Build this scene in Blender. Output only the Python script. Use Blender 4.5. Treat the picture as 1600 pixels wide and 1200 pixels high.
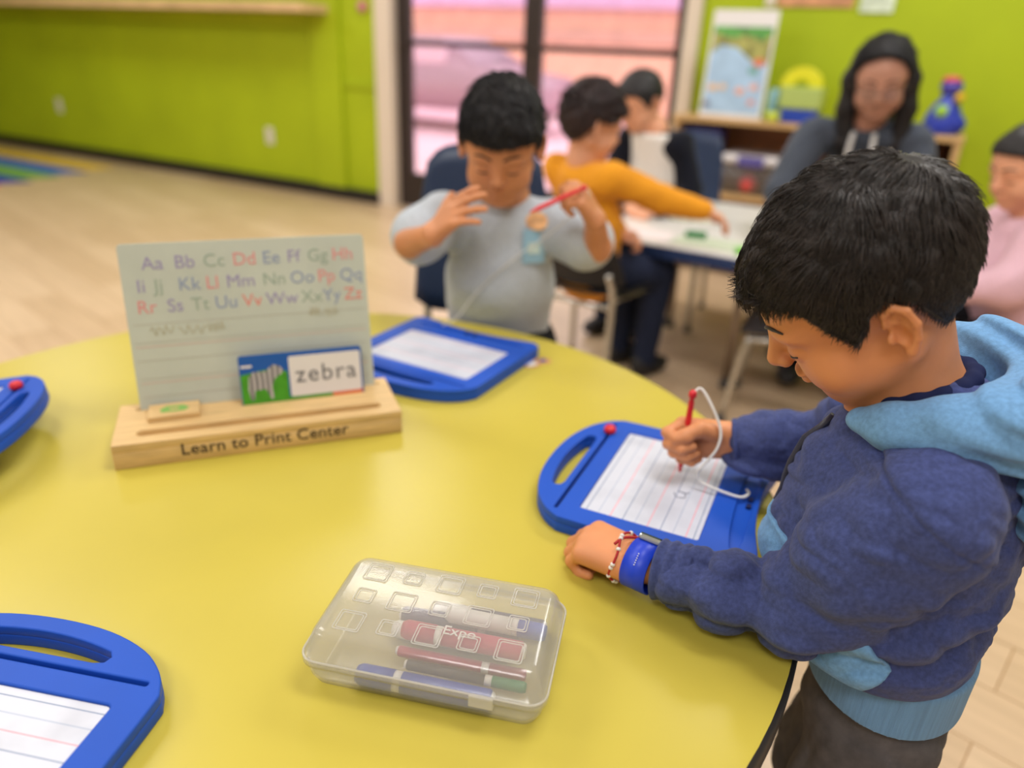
import bpy, bmesh, math, random
import numpy as np
from mathutils import Vector, Matrix

for _o in list(bpy.data.objects):
    bpy.data.objects.remove(_o)
SC = bpy.context.scene
COL = SC.collection
PI = math.pi
TZ = 0.56          # table top height
rng = random.Random(7)

# ------------------------------------------------------------------ camera
CAM_Z, PITCH, ROLL, FPX = 1.08, 0.428181, 0.043774, 1152.24
_fw = Vector((0, math.cos(PITCH), -math.sin(PITCH)))
_up0 = Vector((0, math.sin(PITCH), math.cos(PITCH)))
_rt0 = Vector((1, 0, 0))
_rt = _rt0 * math.cos(ROLL) + _up0 * math.sin(ROLL)
_up = -_rt0 * math.sin(ROLL) + _up0 * math.cos(ROLL)
camd = bpy.data.cameras.new('camera')
cam = bpy.data.objects.new('camera', camd)
COL.objects.link(cam)
_m = Matrix((_rt, _up, -_fw)).transposed().to_4x4()
_m.translation = Vector((0, 0, CAM_Z))
cam.matrix_world = _m
camd.sensor_width = 36.0
camd.lens = 36.0 * FPX / 1600.0
camd.clip_start = 0.02
camd.dof.use_dof = True
camd.dof.focus_distance = 0.68
camd.dof.aperture_fstop = 2.1
SC.camera = cam

# ------------------------------------------------------------------ world, light, exposure
w = bpy.data.worlds.new('daylight'); SC.world = w; w.use_nodes = True
w.node_tree.nodes['Background'].inputs[0].default_value = (1.0, 0.95, 0.97, 1)
w.node_tree.nodes['Background'].inputs[1].default_value = 1.75
SC.view_settings.view_transform = 'Standard'
SC.view_settings.look = 'None'
SC.view_settings.exposure = 0.20
SC.view_settings.gamma = 1.0
SC.view_settings.use_curve_mapping = False
SC.cycles.transparent_max_bounces = 28
SC.cycles.max_bounces = 8
SC.cycles.diffuse_bounces = 3
SC.cycles.glossy_bounces = 3
SC.cycles.caustics_reflective = False
SC.cycles.caustics_refractive = False

# room frame: s along the back wall, t out of it into the room
W0 = Vector((-0.9741, 5.4085, 0)); WU = Vector((0.8820, -0.47125, 0)); WN = Vector((-0.47125, -0.8820, 0))
WA = math.atan2(WU.y, WU.x)
def RW(s, t, z): return W0 + WU * s + WN * t + Vector((0, 0, z))
CEIL = 2.7
def ceiling_lamp(s, t, power, sx=1.2, sy=0.6):
    ld = bpy.data.lights.new('ceiling_light', 'AREA'); ld.shape = 'RECTANGLE'
    ld.size, ld.size_y, ld.energy, ld.color = sx, sy, power, (1.0, 0.985, 0.965)
    o = bpy.data.objects.new('ceiling_light', ld); COL.objects.link(o)
    o.location = RW(s, t, CEIL - 0.02); o.rotation_euler = (0, 0, WA)
for s_ in (-2.2, 0.7, 3.6):
    for t_ in (1.3, 3.4, 5.4):
        ceiling_lamp(s_, t_, 14 if (s_ < 0 and t_ < 2) else (31 if (s_ > 3 and t_ < 2) else 24.5))

# ------------------------------------------------------------------ materials
def lin(c):
    return tuple(((v / 255.0) / 12.92 if v / 255.0 <= 0.04045 else (((v / 255.0) + 0.055) / 1.055) ** 2.4) for v in c) + (1.0,)
MATS = {}
def mat(name, rgb, rough=0.5, spec=0.5, noise=0.0, nscale=30, bump=0.0, bscale=200, metal=0.0, sheen=0.0, sss=0.0, coat=0.0, stretch=None):
    if name in MATS: return MATS[name]
    m = bpy.data.materials.new(name); m.use_nodes = True
    nt = m.node_tree; b = nt.nodes['Principled BSDF']
    b.inputs['Base Color'].default_value = lin(rgb)
    b.inputs['Roughness'].default_value = rough
    b.inputs['Specular IOR Level'].default_value = spec
    b.inputs['Metallic'].default_value = metal
    if sheen: b.inputs['Sheen Weight'].default_value = sheen
    if coat: b.inputs['Coat Weight'].default_value = coat; b.inputs['Coat Roughness'].default_value = 0.1
    if sss:
        b.inputs['Subsurface Weight'].default_value = sss
        b.inputs['Subsurface Radius'].default_value = (0.012, 0.005, 0.003)
        b.inputs['Subsurface Scale'].default_value = 0.6
    tc = nt.nodes.new('ShaderNodeTexCoord'); src = tc.outputs['Object']
    if stretch:
        mp = nt.nodes.new('ShaderNodeMapping'); mp.inputs['Scale'].default_value = stretch
        nt.links.new(src, mp.inputs[0]); src = mp.outputs[0]
    n = nt.nodes.new('ShaderNodeTexNoise'); n.inputs['Scale'].default_value = nscale; n.inputs['Detail'].default_value = 4
    nt.links.new(src, n.inputs['Vector'])
    r = nt.nodes.new('ShaderNodeValToRGB')
    lo = [max(0, v * (1 - noise)) for v in rgb]; hi = [min(255, v * (1 + noise)) for v in rgb]
    r.color_ramp.elements[0].color = lin(lo); r.color_ramp.elements[0].position = 0.3
    r.color_ramp.elements[1].color = lin(hi); r.color_ramp.elements[1].position = 0.7
    nt.links.new(n.outputs['Fac'], r.inputs[0]); nt.links.new(r.outputs[0], b.inputs['Base Color'])
    if bump:
        n2 = nt.nodes.new('ShaderNodeTexNoise'); n2.inputs['Scale'].default_value = bscale; n2.inputs['Detail'].default_value = 3
        nt.links.new(src, n2.inputs['Vector'])
        bp = nt.nodes.new('ShaderNodeBump'); bp.inputs['Strength'].default_value = bump; bp.inputs['Distance'].default_value = 0.002
        nt.links.new(n2.outputs['Fac'], bp.inputs['Height']); nt.links.new(bp.outputs[0], b.inputs['Normal'])
    MATS[name] = m
    return m
def mat_clear(name, rgb, clear=0.7, rough=0.15, milky=0.5):
    """thin clear plastic or glass sheet: mostly see-through, a little body colour, fresnel gloss"""
    if name in MATS: return MATS[name]
    m = bpy.data.materials.new(name); m.use_nodes = True; nt = m.node_tree
    nt.nodes.clear()
    out = nt.nodes.new('ShaderNodeOutputMaterial')
    tr = nt.nodes.new('ShaderNodeBsdfTransparent'); tr.inputs[0].default_value = tuple(min(1, 0.8 + 0.2 * v) for v in lin(rgb)[:3]) + (1,)
    df = nt.nodes.new('ShaderNodeBsdfDiffuse'); df.inputs[0].default_value = lin(rgb)
    tl = nt.nodes.new('ShaderNodeBsdfTranslucent'); tl.inputs[0].default_value = lin(rgb)
    ms = nt.nodes.new('ShaderNodeMixShader'); ms.inputs[0].default_value = milky
    nt.links.new(df.outputs[0], ms.inputs[1]); nt.links.new(tl.outputs[0], ms.inputs[2])
    mx = nt.nodes.new('ShaderNodeMixShader'); mx.inputs[0].default_value = clear
    nt.links.new(ms.outputs[0], mx.inputs[1]); nt.links.new(tr.outputs[0], mx.inputs[2])
    gl = nt.nodes.new('ShaderNodeBsdfGlossy'); gl.inputs['Roughness'].default_value = rough
    lw = nt.nodes.new('ShaderNodeLayerWeight'); lw.inputs[0].default_value = 0.5
    pw = nt.nodes.new('ShaderNodeMath'); pw.operation = 'POWER'; pw.inputs[1].default_value = 4.0
    nt.links.new(lw.outputs['Facing'], pw.inputs[0])
    fr = nt.nodes.new('ShaderNodeMath'); fr.operation = 'MULTIPLY_ADD'; fr.inputs[1].default_value = 0.5; fr.inputs[2].default_value = 0.035
    nt.links.new(pw.outputs[0], fr.inputs[0])
    m2 = nt.nodes.new('ShaderNodeMixShader')
    nt.links.new(fr.outputs[0], m2.inputs[0]); nt.links.new(mx.outputs[0], m2.inputs[1]); nt.links.new(gl.outputs[0], m2.inputs[2])
    nt.links.new(m2.outputs[0], out.inputs[0])
    n = nt.nodes.new('ShaderNodeTexNoise'); n.inputs['Scale'].default_value = 60
    bp = nt.nodes.new('ShaderNodeBump'); bp.inputs['Strength'].default_value = 0.018; bp.inputs['Distance'].default_value = 0.002
    nt.links.new(n.outputs['Fac'], bp.inputs['Height']); nt.links.new(bp.outputs[0], gl.inputs['Normal'])
    MATS[name] = m
    return m

# ------------------------------------------------------------------ mesh helpers
def tag(o, label=None, cat=None, group=None, kind=None):
    if label: o['label'] = label
    if cat: o['category'] = cat
    if group: o['group'] = group
    if kind: o['kind'] = kind
    return o
def link(o, parent=None):
    COL.objects.link(o)
    if parent is not None: o.parent = parent
    return o
def empty(name, loc=(0, 0, 0), rot=(0, 0, 0), parent=None):
    o = bpy.data.objects.new(name, None); o.empty_display_size = 0.05
    o.location = loc; o.rotation_euler = rot
    return link(o, parent)
def mobj(name, me, m, parent=None, smooth=True):
    if m is not None and not me.materials: me.materials.append(m)
    if smooth: me.polygons.foreach_set('use_smooth', np.ones(len(me.polygons), dtype=bool))
    return link(bpy.data.objects.new(name, me), parent)
def bm_obj(name, bm, m, parent=None, smooth=False, loc=None, rot=None):
    me = bpy.data.meshes.new(name); bm.normal_update(); bm.to_mesh(me); bm.free()
    o = mobj(name, me, m, parent, smooth)
    if loc is not None: o.location = loc
    if rot is not None: o.rotation_euler = rot
    return o
def box(name, lo, hi, m, parent=None, bev=0.0, seg=2, loc=None, rot=None):
    bm = bmesh.new(); bmesh.ops.create_cube(bm, size=1)
    lo, hi = Vector(lo), Vector(hi); c = (lo + hi) / 2; d = hi - lo
    for v in bm.verts: v.co = Vector((v.co.x * d.x, v.co.y * d.y, v.co.z * d.z)) + c
    if bev: bmesh.ops.bevel(bm, geom=list(bm.edges), offset=bev, segments=seg, profile=0.5, affect='EDGES')
    return bm_obj(name, bm, m, parent, False, loc, rot)
def rbox(name, s0, s1, t0, t1, z0, z1, m, parent=None, bev=0.0):
    """box in the room's wall frame"""
    o = box(name, (s0, -t1, z0), (s1, -t0, z1), m, parent, bev)
    if parent is None:
        o.location = W0; o.rotation_euler = (0, 0, WA)
    return o
def tube_bm(bm, pts, rad, n=10, closed=False, cap=True):
    pts = [Vector(p) for p in pts]; N = len(pts)
    rads = rad if isinstance(rad, (list, tuple)) else [rad] * N
    rings = []; prev = None
    for i, p in enumerate(pts):
        a = pts[(i - 1) % N] if (closed or i > 0) else p
        b = pts[(i + 1) % N] if (closed or i < N - 1) else p
        t = (b - a).normalized()
        if prev is None:
            u = t.orthogonal().normalized()
        else:
            u = (prev - t * prev.dot(t))
            u = u.normalized() if u.length > 1e-6 else t.orthogonal().normalized()
        prev = u; v = t.cross(u)
        rings.append([bm.verts.new(p + (u * math.cos(2 * PI * k / n) + v * math.sin(2 * PI * k / n)) * rads[i]) for k in range(n)])
    for i in range(N if closed else N - 1):
        A, B = rings[i], rings[(i + 1) % N]
        for k in range(n): bm.faces.new((A[k], A[(k + 1) % n], B[(k + 1) % n], B[k]))
    if cap and not closed:
        bm.faces.new(rings[0][::-1]); bm.faces.new(rings[-1])
def tube(name, pts, rad, m, parent=None, n=10, closed=False):
    bm = bmesh.new(); tube_bm(bm, pts, rad, n, closed)
    return bm_obj(name, bm, m, parent, True)
def catmull(pts, k=8):
    P = [Vector(p) for p in pts]; P = [P[0] * 2 - P[1]] + P + [P[-1] * 2 - P[-2]]; out = []
    for i in range(1, len(P) - 2):
        for j in range(k):
            t = j / k; a, b, c, d = P[i - 1:i + 3]
            out.append(0.5 * ((2 * b) + (c - a) * t + (2 * a - 5 * b + 4 * c - d) * t * t + (3 * b - a - 3 * c + d) * t ** 3))
    out.append(P[-2]); return out
def lathe(name, prof, m, parent=None, n=24, loc=None, rot=None):
    bm = bmesh.new(); rings = []
    for (r, z) in prof:
        if r < 1e-6: rings.append([bm.verts.new((0, 0, z))])
        else: rings.append([bm.verts.new((r * math.cos(2 * PI * k / n), r * math.sin(2 * PI * k / n), z)) for k in range(n)])
    for A, B in zip(rings, rings[1:]):
        for k in range(n):
            if len(A) == 1 and len(B) > 1: bm.faces.new((A[0], B[(k + 1) % n], B[k]))
            elif len(B) == 1 and len(A) > 1: bm.faces.new((A[k], A[(k + 1) % n], B[0]))
            elif len(A) > 1: bm.faces.new((A[k], A[(k + 1) % n], B[(k + 1) % n], B[k]))
    bmesh.ops.recalc_face_normals(bm, faces=bm.faces)
    o = bm_obj(name, bm, m, parent, True, loc, rot)
    return o
def rrect(hx, hy, r, n=6, cx=0, cy=0):
    out = []
    for (sx, sy, a0) in ((1, 1, 0), (-1, 1, 90), (-1, -1, 180), (1, -1, 270)):
        for k in range(n + 1):
            a = math.radians(a0 + 90 * k / n)
            out.append((cx + sx * (hx - r) + r * math.cos(a), cy + sy * (hy - r) + r * math.sin(a)))
    return out
def plate(name, loops, z0, z1, m, parent=None, bev=0.0, smooth=False):
    """extruded flat shape; the first loop is the outline, the others are holes"""
    cu = bpy.data.curves.new(name, 'CURVE'); cu.dimensions = '2D'; cu.fill_mode = 'BOTH'
    for lp in loops:
        sp = cu.splines.new('POLY'); sp.points.add(len(lp) - 1); sp.use_cyclic_u = True
        for p, q in zip(sp.points, lp): p.co = (q[0], q[1], 0, 1)
    h = (z1 - z0) / 2
    cu.extrude = max(h - bev, 1e-5); cu.bevel_depth = bev; cu.bevel_resolution = 2 if bev else 0
    if bev: cu.offset = -bev
    o = bpy.data.objects.new(name, cu); COL.objects.link(o)
    dg = bpy.context.evaluated_depsgraph_get(); dg.update()
    me = bpy.data.meshes.new_from_object(o.evaluated_get(dg)); me.name = name
    COL.objects.unlink(o); bpy.data.objects.remove(o); bpy.data.curves.remove(cu)
    for v in me.vertices: v.co.z += (z0 + z1) / 2
    me.materials.clear()
    return mobj(name, me, m, parent, smooth)
def lettering(name, txt, size, m, parent=None, loc=(0, 0, 0), rot=(0, 0, 0), align='LEFT', ext=0.0002, spacing=1.0, bold=0.0):
    cu = bpy.data.curves.new(name, 'FONT'); cu.body = txt; cu.size = size; cu.align_x = align; cu.extrude = ext
    cu.space_character = spacing; cu.offset = bold; cu.resolution_u = 3
    o = bpy.data.objects.new(name, cu); COL.objects.link(o)
    dg = bpy.context.evaluated_depsgraph_get(); dg.update()
    me = bpy.data.meshes.new_from_object(o.evaluated_get(dg)); me.name = name
    COL.objects.unlink(o); bpy.data.objects.remove(o); bpy.data.curves.remove(cu)
    me.materials.clear()
    o = mobj(name, me, m, parent, False); o.location = loc; o.rotation_euler = rot
    return o
def copy_tree(o, parent=None):
    c = o.copy(); COL.objects.link(c); c.parent = parent
    for ch in list(o.children): copy_tree(ch, c)
    return c

# ------------------------------------------------------------------ implicit-surface modelling
def A3(*v): return np.array(v, dtype=np.float32)
def sph(P, c, r): return np.linalg.norm(P - A3(*c), axis=1) - r
def ell(P, c, r, R=None):
    q = P - A3(*c)
    if R is not None: q = q @ np.asarray(R, dtype=np.float32)     # columns = the ellipsoid's axes
    r = A3(*r)
    k1 = np.linalg.norm(q / r, axis=1); k2 = np.linalg.norm(q / (r * r), axis=1)
    return k1 * (k1 - 1) / np.maximum(k2, 1e-6)
def cap(P, a, b, ra, rb):
    a = A3(*a); b = A3(*b); ab = b - a
    t = np.clip(((P - a) @ ab) / max(float(ab @ ab), 1e-12), 0, 1)
    return np.linalg.norm(P - a - t[:, None] * ab, axis=1) - (ra + t * (rb - ra))
def smin(a, b, k):
    h = np.clip(0.5 + 0.5 * (b - a) / k, 0, 1)
    return b + (a - b) * h - k * h * (1 - h)
def smax(a, b, k): return -smin(-a, -b, k)
def chain(P, pts, rads, k=0.01):
    d = None
    for i in range(len(pts) - 1):
        e = cap(P, pts[i], pts[i + 1], rads[i], rads[i + 1])
        d = e if d is None else smin(d, e, k)
    return d
def wob(P, f, seed=0):
    r = np.random.RandomState(seed); out = np.zeros(len(P), dtype=np.float32)
    for i in range(6):
        v = r.normal(size=3); v = (v / np.linalg.norm(v) * f * (0.7 + 0.6 * r.rand())).astype(np.float32)
        out += np.sin(P @ v + r.rand() * 6.28 + 1.5 * np.sin(P @ (v[[1, 2, 0]] * 0.6)))
    return out / 6
def implicit(f, lo, hi, h, name='body'):
    lo = np.array(lo, dtype=np.float32); hi = np.array(hi, dtype=np.float32); B = 6
    nb = np.ceil((hi - lo) / (h * B)).astype(int); n = nb * B
    g = np.stack(np.meshgrid(*[np.arange(k) for k in nb], indexing='ij'), -1).reshape(-1, 3)
    cen = lo + (g * B + (B - 1) / 2) * h
    dc = f(cen.astype(np.float32))
    act = np.abs(dc) < B * h * 1.75
    val = np.repeat(np.repeat(np.repeat(np.where(dc < 0, -1.0, 1.0).astype(np.float32).reshape(nb), B, 0), B, 1), B, 2)
    off = np.stack(np.meshgrid(*[np.arange(B)] * 3, indexing='ij'), -1).reshape(-1, 3)
    gi = g[act]
    for c0 in range(0, len(gi), 3000):
        idx = (gi[c0:c0 + 3000, None, :] * B + off[None]).reshape(-1, 3)
        val[idx[:, 0], idx[:, 1], idx[:, 2]] = f((lo + idx * h).astype(np.float32))
    s = val < 0
    cs = np.zeros(tuple(n - 1), dtype=np.int8)
    for dx in (0, 1):
        for dy in (0, 1):
            for dz in (0, 1):
                cs += s[dx:n[0] - 1 + dx, dy:n[1] - 1 + dy, dz:n[2] - 1 + dz]
    ac = np.argwhere((cs > 0) & (cs < 8))
    vid = np.full(tuple(n - 1), -1, dtype=np.int32); vid[ac[:, 0], ac[:, 1], ac[:, 2]] = np.arange(len(ac))
    acc = np.zeros((len(ac), 3)); cnt = np.zeros(len(ac))
    cor = [(0, 0, 0), (1, 0, 0), (0, 1, 0), (1, 1, 0), (0, 0, 1), (1, 0, 1), (0, 1, 1), (1, 1, 1)]
    cv = [val[ac[:, 0] + c[0], ac[:, 1] + c[1], ac[:, 2] + c[2]] for c in cor]
    for a in range(8):
        for b in range(a + 1, 8):
            if sum(abs(cor[a][k] - cor[b][k]) for k in range(3)) != 1: continue
            m = (cv[a] < 0) != (cv[b] < 0)
            t = np.where(m, cv[a] / np.where(m, cv[a] - cv[b], 1), 0)
            pt = np.array(cor[a]) + t[:, None] * (np.array(cor[b]) - np.array(cor[a]))
            acc += pt * m[:, None]; cnt += m
    verts = lo + (ac + acc / np.maximum(cnt, 1)[:, None]) * h
    quads = []
    for ax in range(3):
        sl0 = [slice(None)] * 3; sl1 = [slice(None)] * 3; sl0[ax] = slice(0, n[ax] - 1); sl1[ax] = slice(1, n[ax])
        e = np.argwhere(s[tuple(sl0)] != s[tuple(sl1)])
        b_, c_ = [(1, 2), (2, 0), (0, 1)][ax]
        e = e[(e[:, b_] > 0) & (e[:, c_] > 0) & (e[:, b_] < n[b_] - 1) & (e[:, c_] < n[c_] - 1)]
        neg = s[e[:, 0], e[:, 1], e[:, 2]]
        def V(db, dc):
            q = e.copy(); q[:, b_] -= db; q[:, c_] -= dc
            return vid[q[:, 0], q[:, 1], q[:, 2]]
        q = np.stack([V(1, 1), V(0, 1), V(0, 0), V(1, 0)], 1)
        q[~neg] = q[~neg][:, ::-1]
        quads.append(q)
    quads = np.concatenate(quads); quads = quads[(quads >= 0).all(1)]
    # one projection step onto the surface
    v = verts.astype(np.float32); d0 = f(v); e = h * 0.5; gr = np.stack([(f(v + A3(*(np.eye(3)[k] * e))) - d0) / e for k in range(3)], 1)
    v = v - np.clip(d0 / np.maximum((gr * gr).sum(1), 0.2), -h, h)[:, None] * gr
    me = bpy.data.meshes.new(name)
    me.vertices.add(len(v)); me.vertices.foreach_set('co', v.astype(np.float32).ravel())
    me.loops.add(quads.size); me.loops.foreach_set('vertex_index', quads.ravel().astype(np.int32))
    me.polygons.add(len(quads)); me.polygons.foreach_set('loop_start', np.arange(0, quads.size, 4, dtype=np.int32))
    me.polygons.foreach_set('loop_total', np.full(len(quads), 4, dtype=np.int32))
    me.update(); me.validate()
    return me
# ================================================================== the room
def floor_mat():
    m = bpy.data.materials.new('plank_floor'); m.use_nodes = True; nt = m.node_tree; b = nt.nodes['Principled BSDF']
    tc = nt.nodes.new('ShaderNodeTexCoord')
    mp = nt.nodes.new('ShaderNodeMapping'); mp.inputs['Rotation'].default_value = (0, 0, 0.25)
    nt.links.new(tc.outputs['Object'], mp.inputs[0])
    br = nt.nodes.new('ShaderNodeTexBrick'); br.inputs['Scale'].default_value = 1.0
    br.inputs['Brick Width'].default_value = 1.2; br.inputs['Row Height'].default_value = 0.16
    br.inputs['Mortar Size'].default_value = 0.0015; br.offset = 0.37
    br.inputs['Color1'].default_value = lin((232, 206, 176)); br.inputs['Color2'].default_value = lin((214, 186, 154)); br.inputs['Mortar'].default_value = lin((170, 130, 90))
    nt.links.new(mp.outputs[0], br.inputs['Vector'])
    m2 = nt.nodes.new('ShaderNodeMapping'); m2.inputs['Scale'].default_value = (1.2, 14, 1); nt.links.new(mp.outputs[0], m2.inputs[0])
    n = nt.nodes.new('ShaderNodeTexNoise'); n.inputs['Scale'].default_value = 2.5; n.inputs['Detail'].default_value = 6
    nt.links.new(m2.outputs[0], n.inputs['Vector'])
    r = nt.nodes.new('ShaderNodeValToRGB'); r.color_ramp.elements[0].color = (0.72, 0.68, 0.62, 1); r.color_ramp.elements[1].color = (1.08, 1.06, 1.02, 1)
    nt.links.new(n.outputs['Fac'], r.inputs[0])
    mx = nt.nodes.new('ShaderNodeMix'); mx.data_type = 'RGBA'; mx.blend_type = 'MULTIPLY'; mx.inputs[0].default_value = 1.0
    nt.links.new(br.outputs['Color'], mx.inputs[6]); nt.links.new(r.outputs[0], mx.inputs[7])
    nt.links.new(mx.outputs[2], b.inputs['Base Color']); b.inputs['Roughness'].default_value = 0.32
    return m
M_green = mat('lime_wall_paint', (170, 190, 28), 0.55, 0.3, 0.03, 2, 0.05, 120)
M_white = mat('white_paint', (228, 222, 212), 0.5)
M_cream = mat('cream_trim_paint', (226, 212, 196), 0.5)
M_black = mat('black_rubber', (28, 24, 24), 0.5)
M_ceil = mat('ceiling_tile', (238, 236, 230), 0.8, 0.2, 0.03, 40)
M_bronze = mat('dark_bronze_metal', (44, 33, 32), 0.4, 0.5)
M_oak = mat('pale_oak', (212, 172, 120), 0.45, 0.4, 0.10, 9, 0.05, 60, stretch=(1, 10, 10))
M_maple = mat('maple_shelf', (206, 168, 116), 0.45, 0.4, 0.08, 8, stretch=(1, 8, 8))

fl = box('floor', (-9, -7.8, -0.05), (7.0, 0.5, 0), floor_mat()); fl.location = W0; fl.rotation_euler = (0, 0, WA); tag(fl, kind='structure')
S0, S1, TB = -6.0, 6.0, 7.0
def wallseg(name, *a):
    return tag(rbox(name, *a, M_green), kind='structure')
wallseg('wall_back', S0, -0.034, -0.16, 0, 0, CEIL)
wallseg('wall_back_right', 2.155, S1, -0.16, 0, 0, CEIL)
wallseg('wall_back_over_door', -0.034, 2.155, -0.16, 0, 2.25, CEIL)
tag(rbox('wall_left', S0 - 0.15, S0, -0.16, TB, 0, CEIL, M_green), kind='structure')
tag(rbox('wall_right', S1, S1 + 0.15, -0.16, TB, 0, CEIL, M_white), kind='structure')
tag(rbox('wall_front', S0 - 0.15, S1 + 0.15, TB, TB + 0.15, 0, CEIL, M_white), kind='structure')
tag(rbox('ceiling', S0 - 0.15, S1 + 0.15, -0.16, TB + 0.15, CEIL, CEIL + 0.1, M_ceil), kind='structure')
# pilaster with a recessed panel beside the door
pil = rbox('wall_pilaster', -0.60, -0.34, 0, 0.035, 0, CEIL, M_green, bev=0.004); tag(pil, kind='structure')
tag(rbox('trim_1', -0.34, -0.036, 0, 0.018, 0.78, 0.815, M_green, bev=0.004), kind='structure')
tag(rbox('baseboard_back', S0, -0.036, 0.0, 0.045, 0, 0.085, M_black, bev=0.006), kind='structure')
tag(rbox('baseboard_right', 2.157, S1, 0.0, 0.02, 0, 0.085, M_black, bev=0.006), kind='structure')
# door casing and the two glazed leaves
tag(rbox('trim_2', -0.034, 0.10, -0.14, 0.03, 0, 2.25, M_cream, bev=0.006), kind='structure')
tag(rbox('trim_3', 2.07, 2.155, -0.14, 0.03, 0, 2.25, M_cream, bev=0.006), kind='structure')
tag(rbox('trim_4', 0.10, 2.07, -0.14, 0.03, 2.15, 2.25, M_cream, bev=0.006), kind='structure')
M_glass = mat_clear('door_glass', (250, 225, 228), 0.96, 0.03)
M_bar = mat('brushed_push_bar', (58, 46, 46), 0.35, 0.5, metal=0.3)
def door_leaf(name, s0, s1):
    d = empty(name, W0, (0, 0, WA)); tag(d, kind='structure')
    for a, b in ((s0, s0 + 0.107), (s1 - 0.06, s1)) if name == 'door_1' else ((s0, s0 + 0.06), (s1 - 0.06, s1)):
        rbox('stile', a, b, -0.09, -0.04, 0.01, 2.14, M_bronze, d, 0.004)
    rbox('bottom_rail', s0 + .05, s1 - .05, -0.088, -0.042, 0.01, 0.245, M_bronze, d, 0.004)
    rbox('top_rail', s0 + .05, s1 - .05, -0.088, -0.042, 2.02, 2.14, M_bronze, d, 0.004)
    rbox('push_bar', s0 + .06, s1 - .05, -0.05, 0.0, 1.062, 1.098, M_bar, d, 0.006)
    rbox('glass_pane', s0 + .05, s1 - .05, -0.067, -0.063, 0.24, 2.03, M_glass, d)
    return d
door_leaf('door_1', 0.10, 1.117)
door_leaf('door_2', 1.118, 2.07)
# ledge on the left of the back wall
cnt = empty('wall_counter', W0, (0, 0, WA)); tag(cnt, 'pale wood counter ledge high on the green wall at upper left', 'counter')
rbox('counter_top', S0, -0.42, 0, 0.30, 1.237, 1.29, mat('counter_wood', (226, 192, 148), 0.4, 0.4, 0.08, 6, stretch=(1, 8, 8)), cnt, 0.006)
rbox('support_rail', S0, -0.60, 0, 0.05, 1.15, 1.237, M_green, cnt, 0.004)
# sockets
M_plate = mat('socket_plate', (226, 222, 212), 0.35)
M_hole = mat('socket_slot', (60, 58, 56), 0.6)
def socket(s, z, label):
    r = empty('wall_socket', RW(s, 0.0, z), (0, 0, WA)); tag(r, label, 'socket')
    box('cover_plate', (-0.038, -0.008, -0.062), (0.038, 0.0, 0.062), M_plate, r, 0.004)
    for dz in (-0.024, 0.024):
        f = box('outlet_face', (-0.018, -0.011, dz - 0.015), (0.018, -0.007, dz + 0.015), M_plate, r, 0.003)
        for dx in (-0.007, 0.007): box('slot', (dx - 0.0018, -0.0115, dz - 0.006), (dx + 0.0018, -0.0108, dz + 0.006), M_hole, f)
socket(-3.745, 0.425, 'white wall socket on the green wall nearer the coloured rug')
socket(-1.10, 0.385, 'white wall socket on the green wall nearer the pilaster and door')
hk = lathe('wall_button', [(0, 0), (0.03, 0.0), (0.034, 0.012), (0.028, 0.03), (0, 0.036)], mat('pink_plastic', (212, 120, 150), 0.4), loc=RW(-0.136, 0.0, 1.285), rot=(PI / 2, 0, WA))
tag(hk, 'small pink round fitting on the green wall beside the door casing', 'fitting')
# framed strip of pictures above the shelf (lower edge in view)
pf = empty('wall_display', RW(2.47, 0, 1.32), (0, 0, WA)); tag(pf, 'wall display of peach and white sheets above the shelf', 'display')
for k, (a, b, c) in enumerate([(0.0, 0.05, (225, 215, 200)), (0.06, 0.42, (206, 150, 110)), (0.45, 0.60, (214, 230, 208))]):
    box('sheet', (a, -0.01, 0.0 - 0.02 * (k == 2)), (b, -0.002, 0.32), mat('display_sheet_%d' % k, c, 0.6, noise=0.12, nscale=14), pf, 0.001)
# ---- outside, beyond the glass
M_peach = mat('peach_stucco', (248, 196, 168), 0.9, 0.1, 0.05, 3)
M_peach2 = mat('peach_band', (216, 170, 152), 0.9, 0.1, 0.05, 3)
M_pinkg = mat('pink_concrete', (246, 204, 220), 0.9, 0.1, 0.04, 2)
tag(rbox('outside_ground', -9, 9, -14, -0.15, -0.06, -0.005, M_pinkg), kind='structure')
ow = empty('outside_building', W0, (0, 0, WA)); tag(ow, 'peach stucco building with a darker band seen through the glass doors', 'building')
rbox('stucco_wall', -9, 9, -9.6, -9.0, 0, 1.75, M_peach, ow)
rbox('wall_band', -9, 9, -8.99, -8.9, 1.20, 1.42, M_peach2, ow)
rbox('upper_fascia', -9, 9, -9.4, -8.7, 1.75, 2.5, mat('lilac_fascia', (214, 176, 216), 0.8, 0.1, 0.05, 3), ow)
# parked car, mauve
car = empty('parked_car', RW(-3.0, -5.2, 0), (0, 0, WA)); tag(car, 'mauve parked car outside the left glass door', 'car')
M_car = mat('mauve_car_paint', (178, 142, 162), 0.35, 0.4); M_cwin = mat('pale_windscreen', (236, 200, 226), 0.2, 0.4)
cbm = bmesh.new()
prof = [(-2.0, .28), (-2.0, .72), (-1.5, .80), (-.9, 1.18), (.3, 1.18), (.95, .82), (1.75, .70), (1.85, .50), (1.82, .28)]
for sgn in (-1, 1):
    for p in prof: cbm.verts.new((p[0], sgn * .78 * (0.86 if p[1] > 1 else 1), p[1]))
cbm.verts.ensure_lookup_table(); n_ = len(prof)
cbm.faces.new([cbm.verts[i] for i in range(n_)]); cbm.faces.new([cbm.verts[n_ + i] for i in range(n_)][::-1])
for i in range(n_): cbm.faces.new((cbm.verts[i], cbm.verts[n_ + i], cbm.verts[n_ + (i + 1) % n_], cbm.verts[(i + 1) % n_]))
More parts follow.
